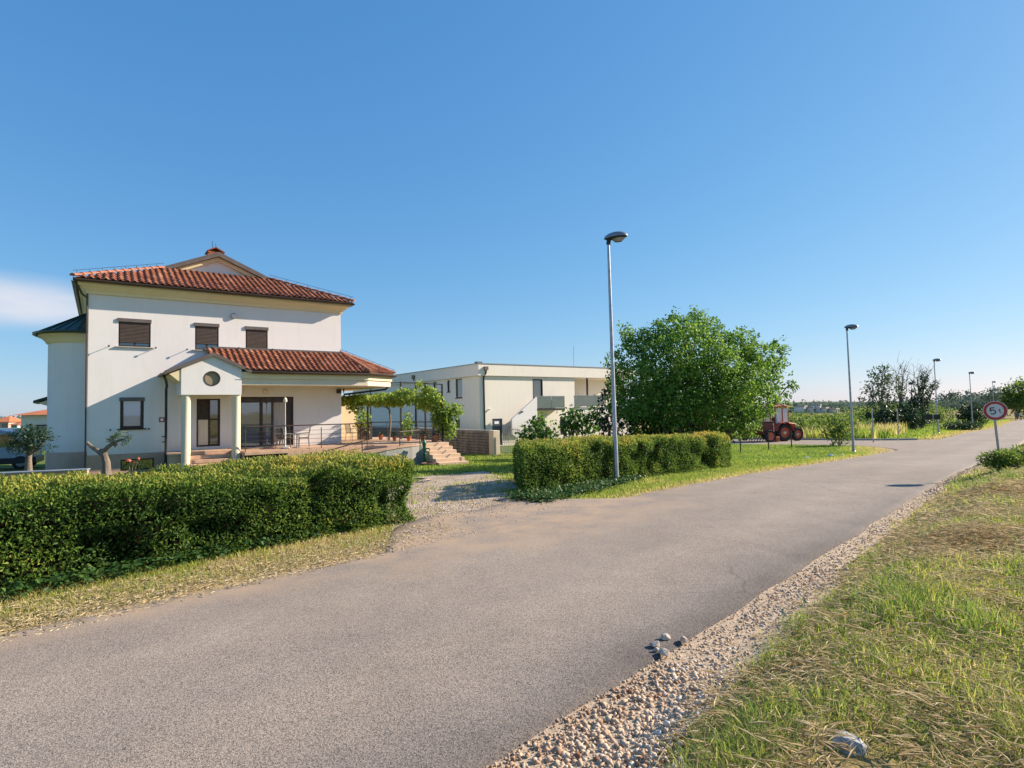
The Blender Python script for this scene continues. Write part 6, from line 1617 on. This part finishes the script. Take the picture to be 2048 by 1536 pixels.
MB().extr([(-1.2, -.75, 2.5), (.42, -.75, 2.5), (.34, -.75, 2.6), (-.3, -.75, 2.74), (-1.1, -.75, 2.62)], (0, 1.5, 0)).build('cab_roof', MT['red'], tr, bevel=.04)
MB().lathe([(.0, 2.7), (.09, 2.7), (.09, 2.82), (0, 2.86)], (-.35, 0, 0), 10).build('beacon', MT['red'], tr)
MB().tube([(.6, .2, 1.25), (.6, .2, 2.2), (.65, .2, 2.3)], .035, 8).build('exhaust', MT['black'], tr); MB().box(-.5, -.1, -.25, .25, 1.25, 1.4).box(-.6, -.5, -.25, .25, 1.25, 1.8).build('seat', MT['black'], tr, bevel=.03)
for s_ in (-1, 1): MB().lathe([(.0, 0), (.08, .0), (.09, .06)], (1.14, s_ * .24, 1.2), 10, 'x').build('headlight', MT['paper'], tr)
dx_, dy_ = pix(1512, 885, 44)[:2]
dr = empty('seed_drill', (dx_, dy_, gz(dx_, dy_) + .03), R_(14), 'dark red seed drill hitched behind the tractor', 'farm implement')
DRK = pm('dark_red_machine', (.13, .03, .024), (.2, .055, .035), 4, .6)
MB().extr([(-.5, -1.3, 1.45), (.5, -1.3, 1.45), (.42, -1.3, .8), (.15, -1.3, .55), (-.15, -1.3, .55), (-.42, -1.3, .8)], (0, 2.6, 0)).build('hopper', DRK, dr, bevel=.03)
MB().box(-.55, .55, -1.34, 1.34, 1.455, 1.53).build('lid', MT['black'], dr, bevel=.02); MB().box(-.1, 1.1, -.08, .08, .5, .62).build('drawbar', MT['red'], dr)
for i in range(9): MB().tube([(0, -1.2 + i * .3, .6), (-.25, -1.2 + i * .3, .25), (-.38, -1.2 + i * .3, .04)], .025, 6).build('coulter', MT['black'], dr)
for s_ in (-1, 1):
    wh = MB().lathe([(.30, -.08), (.42, -.08), (.45, 0), (.42, .08), (.30, .08), (.30, -.08)], (.1, s_ * 1.5, .45), 20, 'y').build('wheel', MT['tyre'], dr, smooth=True); MB().lathe([(0, -.05), (.3, -.06), (.3, .06), (0, .05)], (.1, s_ * 1.5, .45), 16, 'y').build('rim', MT['red'], wh)
MB().tube([(.55, -1.35, .1), (.5, -1.35, 1.4)], .03, 6).build('marker_arm', MT['galv'], dr); MB().box(.6, .9, -1.5, -1.2, .05, .4).build('guard', MT['red'], dr, bevel=.03)

# ================================================================== FIELD, FAR TREES
def thicket():
    rng = np.random.default_rng(77); lob = []
    for px in np.arange(1585, 2062, 7.5):
        for Y in (50, 56, 64, 74, 88):
            x = (px - 1024 + rng.normal(0, 4)) / 1175 * Y
            yy = Y + rng.normal(0, 2); t, o = to_rd(x, yy)
            if o < 14.5 or t < 47: continue
            h = rng.uniform(1.0, 1.8) * (1 + (Y - 50) * .012) * (.85 if px < 1720 else 1.1)
            lob.append((x, yy, gz(x, yy) + h * .45, h * .75, h * .75, h * .52))
    e = foliage('thicket', lob, 17, .30, .17, MT['field'], None, (0, 0, 0), 78, sprig=6, shell=.7, tb=.42, tv_=.2)
    tag(e, 'overgrown field of green bushes and brambles beyond the side road', 'bushes', kind='stuff')
    # tall grass along the far side of the side road
    n = 26000; t = RNG.uniform(48.5, 62, n); o = RNG.uniform(10.6, 46, n); tmin = 49.6 + 3.6 * np.exp(-(o - 6.9) / 1.6) - .10 * (o - 7)
    k = t > tmin; x, y = to_xy(t, o); k &= in_view(x, y); x, y, t, o = x[k], y[k], t[k], o[k]
    n1 = fbm(x, y, 3.0); straw = np.clip((n1 - .42) * 4, 0, 1) * sstep(36, 24, o)
    o_ = blades(np.stack([x, y, Gz(x, y)], 1), .45 + .65 * RNG.random(len(x)) * (.6 + straw), .05 + .03 * RNG.random(len(x)), .35, np.clip(0.26 + .5 * straw + RNG.normal(0, .12, len(x)), 0, 1), 'tall_grass', MT['grass'])
    tag(o_, 'tall seeding grass along the far side of the side road', 'grass', kind='stuff')
    # verge grass down the left side of the main road, far part
    t, o, x, y = scatter(49, 140, 7.05, 15, 30); n1 = fbm(x, y, 2.5); dry = sstep(9.6, 7.4, o)
    k = t > 53; t, o, x, y, n1, dry = t[k], o[k], x[k], y[k], n1[k], dry[k]
    o_ = blades(np.stack([x, y, Gz(x, y)], 1), .12 + .35 * RNG.random(len(x)) * sstep(8, 11, o), .08, .4, np.clip(.35 + .4 * dry + .3 * (n1 - .5), 0, 1), 'roadside_grass', MT['grass'])
    tag(o_, 'mown grass between the far road and the bushes', 'grass', kind='stuff')
thicket()

def far_tree(name, lab, cat, px, pyb, Y, lst, mat, ll, lw, dens, seed, tr_mat='bark', tops=None, group=None, tb=.5, shell=.6, r0=.14):
    b_ = pix(px, pyb, Y); b_[2] = gz(b_[0], b_[1]); e = empty(name, tuple(b_), 0, lab, cat, group); k = Y / 1175
    if lst: foliage('crown', [(*pix(x, y, Y + (i % 3 - 1) * .8), r_ * k, r_ * k, r_ * k * q) for i, (x, y, r_, q) in enumerate(lst)], dens, ll, lw, mat, e, b_, seed, sprig=6, tb=tb, shell=shell)
    limb_tree(e, b_, b_, [pix(x, y, Y) for x, y in (tops or [(x, y) for x, y, r_, q in lst])], r0, MT[tr_mat], seed=seed)
    return e
far_tree('pale_tree', 'airy grey-green tree left of the bare dead trees', 'tree', 1772, 850, 62, [(1762, 765, 26, 1), (1745, 785, 18, 1), (1780, 775, 18, 1.2), (1755, 750, 14, .9), (1740, 805, 16, .8), (1775, 800, 20, 1), (1770, 745, 12, .8)], MT['olive'], .34, .14, 15, 81, tb=.5, shell=1.0)
def bare(px, pyb, Y, twigs, lab, seed):
    b_ = pix(px, pyb, Y); b_[2] = gz(b_[0], b_[1]); e = empty('bare_tree', tuple(b_), 0, lab, 'tree'); rng = np.random.default_rng(seed); m = MB()
    for (x, y) in twigs:
        p0 = pix(px, (pyb + y) / 2 + 10, Y); p1 = pix(x, y, Y); q = (p0 + p1) / 2 + rng.normal(0, .25, 3)
        m.tube([b_ - b_, p0 - b_, q - b_, p1 - b_], [.14, .08, .04, .012], 6)
        for j in range(9):
            f_ = rng.uniform(.3, .95); s0 = p0 + (p1 - p0) * f_; m.tube([s0 - b_, s0 - b_ + rng.normal(0, .5, 3) + [0, 0, .7]], [.028, .008], 5)
            s1 = s0 + rng.normal(0, .3, 3) + [0, 0, .35]; m.tube([s1 - b_, s1 - b_ + rng.normal(0, .4, 3) + [0, 0, .5]], [.016, .006], 4)
    m.build('limbs', MT['palebark'], e, smooth=True)
bare(1802, 845, 64, [(1800, 727), (1792, 742), (1808, 735), (1815, 748), (1796, 760)], 'bare leafless tree between the pale tree and the ivy trunks', 82)
bare(1838, 845, 66, [(1842, 728), (1828, 745), (1855, 740), (1862, 738), (1848, 752), (1876, 760)], 'bare dead branches rising above the ivy-covered trunks', 83)
for i, (lst, lab) in enumerate(((((1826, 835, 20), (1828, 815, 15), (1838, 795, 12), (1843, 775, 10), (1848, 758, 8), (1851, 750, 5)), 'tallest ivy-covered trunk leaning right among the bare trees'),
                               (((1842, 830, 18), (1850, 805, 11), (1858, 788, 8), (1866, 775, 7), (1871, 768, 5)), 'ivy-covered trunk leaning furthest right towards the lamp'),
                               (((1804, 835, 16), (1802, 815, 8), (1803, 795, 6), (1802, 775, 5)), 'slim upright ivy-covered trunk below the bare tree'),
                               (((1822, 800, 7), (1824, 780, 5.5), (1823, 765, 5)), 'short ivy-covered stump with a purplish top'))):
    Y = 63 + i * .6; k = Y / 1175; lst = [(x, y, r_ * .58) for x, y, r_ in lst]
    far_tree('ivy_trunk', lab, 'tree', lst[0][0], 850, Y, [(x, y, r_, 1.15) for x, y, r_ in lst], MT['dark_leaf'], .22, .15, 120, 90 + i, tops=[lst[-1][:2], lst[-2][:2]], group='ivy-covered trunks', tb=.5)
far_tree('dark_bush', 'broad dark bush at the foot of the bare and ivy-covered trees', 'bush', 1790, 850, 61, [(1765, 832, 16, .8), (1790, 833, 19, .8), (1812, 834, 18, .8), (1838, 836, 15, .8), (1748, 838, 12, .7)], MT['dark_leaf'], .3, .18, 40, 95, r0=.08)
for i, (px, Y, lst, lab) in enumerate(((2035, 110, [(2038, 785, 22, .9), (2050, 790, 24, 1), (2022, 798, 15, .8), (2045, 808, 24, .7)], 'dark tree group at the right frame edge beyond the road'),
                                     (1992, 130, [(1988, 790, 14, .7), (2004, 795, 13, .7), (1976, 795, 9, .7)], 'rounded distant tree above the weight-limit sign'),
                                     (1907, 120, [(1909, 792, 9, 1), (1891, 795, 8, .9)], 'pair of small dark tree crowns right of the notice board lamp'),
                                     (1942, 150, [(1938, 790, 6, 1), (1955, 792, 7, .7)], 'little tree on the skyline left of the far lamps'))):
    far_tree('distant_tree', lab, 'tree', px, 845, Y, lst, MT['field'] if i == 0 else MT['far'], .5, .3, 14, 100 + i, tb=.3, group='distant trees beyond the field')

def treeline():
    rng = np.random.default_rng(120); lob = []
    for px in list(np.arange(1540, 2070, 4.0)) + list(np.arange(-20, 56, 4.0)):
        Y = rng.uniform(250, 380); x = (px - 1024) / 1175 * Y; h = rng.uniform(1.5, 4.0) * (1.6 if px > 1880 else 1) if px > 100 else rng.uniform(1.5, 4); lob.append((x, Y, gz(x, Y) + h * .5, h * 1.2, h, h * .55))
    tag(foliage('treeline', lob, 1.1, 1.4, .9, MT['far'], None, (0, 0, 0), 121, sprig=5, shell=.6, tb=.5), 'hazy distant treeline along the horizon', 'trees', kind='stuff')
treeline()
# low far hills
hv = []; hf = []
for i, px in enumerate(np.arange(-1600, 3700, 40.0)):
    x = (px - 1024) / 1175 * 900.; h = 2 + 7 * float(vnoise(px * .01, 3.3, 1.0)); hv += [(x, 900, -8), (x, 905, h - 6), (x, 1100, h - 3), (x, 1500, -8)]
n = len(hv) // 4
for i in range(n - 1):
    for j in range(3): hf.append((i * 4 + j, i * 4 + j + 1, i * 4 + 5 + j, i * 4 + 4 + j))
tag(np_mesh('hills', hv, hf, pm('far_hill', (.10, .13, .10), (.15, .18, .12), .02, 1), smooth=True), kind='structure')

# ================================================================== FAR BUILDINGS
def far_house(px0, px1, pyt, Y, hroof, rz_, wallm, roofm, lab, nwin=2, depth=9, group=None, flat=False):
    p0, p1 = pix(px0, pyt, Y), pix(px1, pyt, Y); wd = abs(p1[0] - p0[0]); xc = (p0[0] + p1[0]) / 2; z = gz(xc, Y); H = p0[2] - z - hroof
    e = empty('far_house', (xc, Y, z), rz_, lab, 'house', group)
    MB().box(-wd / 2, wd / 2, 0, depth, -.5, H).build('wall', wallm, e)
    if flat: MB().box(-wd / 2 - .2, wd / 2 + .2, -.2, depth + .2, H + .005, H + hroof).build('roof', roofm, e)
    else:
        o = .5; a = [(-wd / 2 - o, -o), (wd / 2 + o, -o), (wd / 2 + o, depth + o), (-wd / 2 - o, depth + o)]; r = min(wd, depth) / 2
        m = MB(); vs = [(*q, H + .01) for q in a] + [(-wd / 2 + r if wd > depth else 0, depth / 2, H + hroof), (wd / 2 - r if wd > depth else .01, depth / 2, H + hroof)]
        m.add(vs, [[0, 1, 5, 4], [1, 2, 5], [2, 3, 4, 5], [3, 0, 4], [0, 3, 2, 1]]); m.build('roof', roofm, e)
    for i in range(nwin):
        x_ = -wd / 2 + wd * (i + .5) / nwin; f_ = MB().box(x_ - .6, x_ + .6, -.06, .0, H * .5 - .6, H * .5 + .7).build('window', MT['frame'], e); MB().box(x_ - .5, x_ + .5, -.075, -.061, H * .5 - .5, H * .5 + .6).build('pane', MT['glass2'], f_)
    return e
RT = pm('far_roof_tiles', (.42, .12, .05), (.52, .18, .08), 1.5, .85); CW = stucco('pale_far_wall', (.72, .70, .66)); PW = stucco('pinkish_far_wall', (.55, .40, .33))
hh = far_house(48, 130, 810, 52, .9, R_(10), CW, RT, 'white bungalow with orange tile roof left of the round bay', 1, 9)
MB().box(.4, 3.8, -.12, -.005, -.3, 1.55).build('garage_door', MT['glass2'], hh)
far_house(-12, 15, 832, 190, 2.0, .2, PW, RT, 'red-roofed far house cut by the left frame edge', 2, 9, 'far red-roofed houses on the left')
far_house(21, 36, 841, 165, 1.2, -.1, CW, RT, 'small pale far house, middle of the left skyline', 1, 8, 'far red-roofed houses on the left')
far_house(35, 52, 836, 185, 1.8, .1, CW, RT, 'far house with wide red roof just left of the bungalow', 2, 9, 'far red-roofed houses on the left')
gfar = pix(5, 856, 70); gw2 = empty('boundary_fence', (gfar[0], gfar[1], gz(gfar[0], gfar[1])), 0, 'pale green boundary fence with light coping behind the van', 'fence')
hgt = gfar[2] - gz(gfar[0], gfar[1]); MB().box(-6, 6, -.1, .1, -.2, hgt - .15).build('panel', pm('green_panel', (.24, .33, .24), (.3, .4, .3), 3, .6), gw2); MB().box(-6.05, 6.05, -.16, .16, hgt - .147, hgt).build('coping', MT['whitepaint'], gw2)
for i, (a0, b0, t0, lab) in enumerate(((1604, 1618, 811, 'leftmost of the white far buildings beyond the field'), (1622, 1636, 813, 'white far building with dark openings, second from the left'), (1638, 1644, 808, 'narrow tall white far tower among the flat buildings'), (1646, 1662, 814, 'low whitish far building right of the narrow tower'), (1666, 1684, 816, 'low grey far building nearest the corner lamp'))):
    far_house(a0, b0, t0 + .5, 240, .5, .75, CW, MT['conc'], lab, 2 if i != 2 else 1, 4, 'white far buildings beyond the field', True)

# ================================================================== PEOPLE far down the road
def person(px, py, Y, h, top, legs, hair, lab, step):
    p = pix(px, py, Y); z = gz(p[0], p[1]) + .05; s = h / 1.7
    J = {'pel': (0, 0, .92), 'ch': (0, .02, 1.22), 'nk': (0, .02, 1.42), 'hd': (0, -.01, 1.56), 'ht': (0, 0, 1.68), 'lh': (.09, 0, .88), 'lk': (.10, -step * .5, .48), 'la': (.10, -step * .6, .07), 'lt': (.10, -step * .6 - .16, .03),
         'rh': (-.09, 0, .88), 'rk': (-.10, step * .2, .48), 'ra': (-.10, step, .09), 'rt': (-.10, step - .15, .03), 'ls': (.19, .02, 1.36), 'le': (.24, .06, 1.08), 'lw': (.24, -.06, .84), 'rs': (-.19, .02, 1.36), 're': (-.24, -.02, 1.08), 'rw': (-.24, -.16, .86)}
    Rd = {'pel': .145, 'ch': .15, 'nk': .06, 'hd': .10, 'ht': .07, 'lh': .10, 'lk': .062, 'la': .042, 'lt': .035, 'rh': .10, 'rk': .062, 'ra': .042, 'rt': .035, 'ls': .065, 'le': .045, 'lw': .033, 'rs': .065, 're': .045, 'rw': .033}
    E_ = [('pel', 'ch'), ('ch', 'nk'), ('nk', 'hd'), ('hd', 'ht'), ('pel', 'lh'), ('lh', 'lk'), ('lk', 'la'), ('la', 'lt'), ('pel', 'rh'), ('rh', 'rk'), ('rk', 'ra'), ('ra', 'rt'), ('ch', 'ls'), ('ls', 'le'), ('le', 'lw'), ('ch', 'rs'), ('rs', 're'), ('re', 'rw')]
    ks = list(J); me = bpy.data.meshes.new('person'); me.from_pydata([tuple(c * s for c in J[k]) for k in ks], [(ks.index(a), ks.index(b)) for a, b in E_], [])
    o = bpy.data.objects.new('person', me); COL.objects.link(o)
    mod = o.modifiers.new('s', 'SKIN'); sv = me.skin_vertices[0].data
    for i, k in enumerate(ks): sv[i].radius = (Rd[k] * s, Rd[k] * s * (.75 if k in ('pel', 'ch') else 1)); sv[i].use_root = (k == 'pel')
    o.modifiers.new('u', 'SUBSURF').levels = 1
    dg = bpy.context.evaluated_depsgraph_get(); m2 = bpy.data.meshes.new_from_object(o.evaluated_get(dg)); o.modifiers.clear(); o.data = m2
    m2.materials.clear()
    for mt in (top, legs, MT['skin'], hair): m2.materials.append(mt)
    for q in m2.polygons:
        c = q.center / s; q.material_index = 3 if (c.z > 1.6 or (c.z > 1.5 and c.y > .04)) else 2 if c.z > 1.44 else 0 if c.z > .9 and not (abs(c.x) > .2 and c.z < .95) else 1
        q.use_smooth = True
    o.location = (p[0], p[1], z); o.rotation_euler = (0, 0, R_(-42)); tag(o, lab, 'person')
HB = pm('hair_dark', (.03, .02, .015), None, 5, .7)
person(2033, 847, 96, 1.5, pm('purple_top', (.12, .06, .10), None, 4, .8), pm('dark_trousers', (.03, .035, .05), None, 4, .8), HB, 'person in a purplish top walking away down the far road', .22)
person(2042, 846, 97, 1.45, pm('pale_yellow_top', (.55, .55, .3), None, 4, .8), pm('black_trousers', (.02, .02, .02), None, 4, .8), HB, 'person in a pale top and dark trousers at the right frame edge', .18)
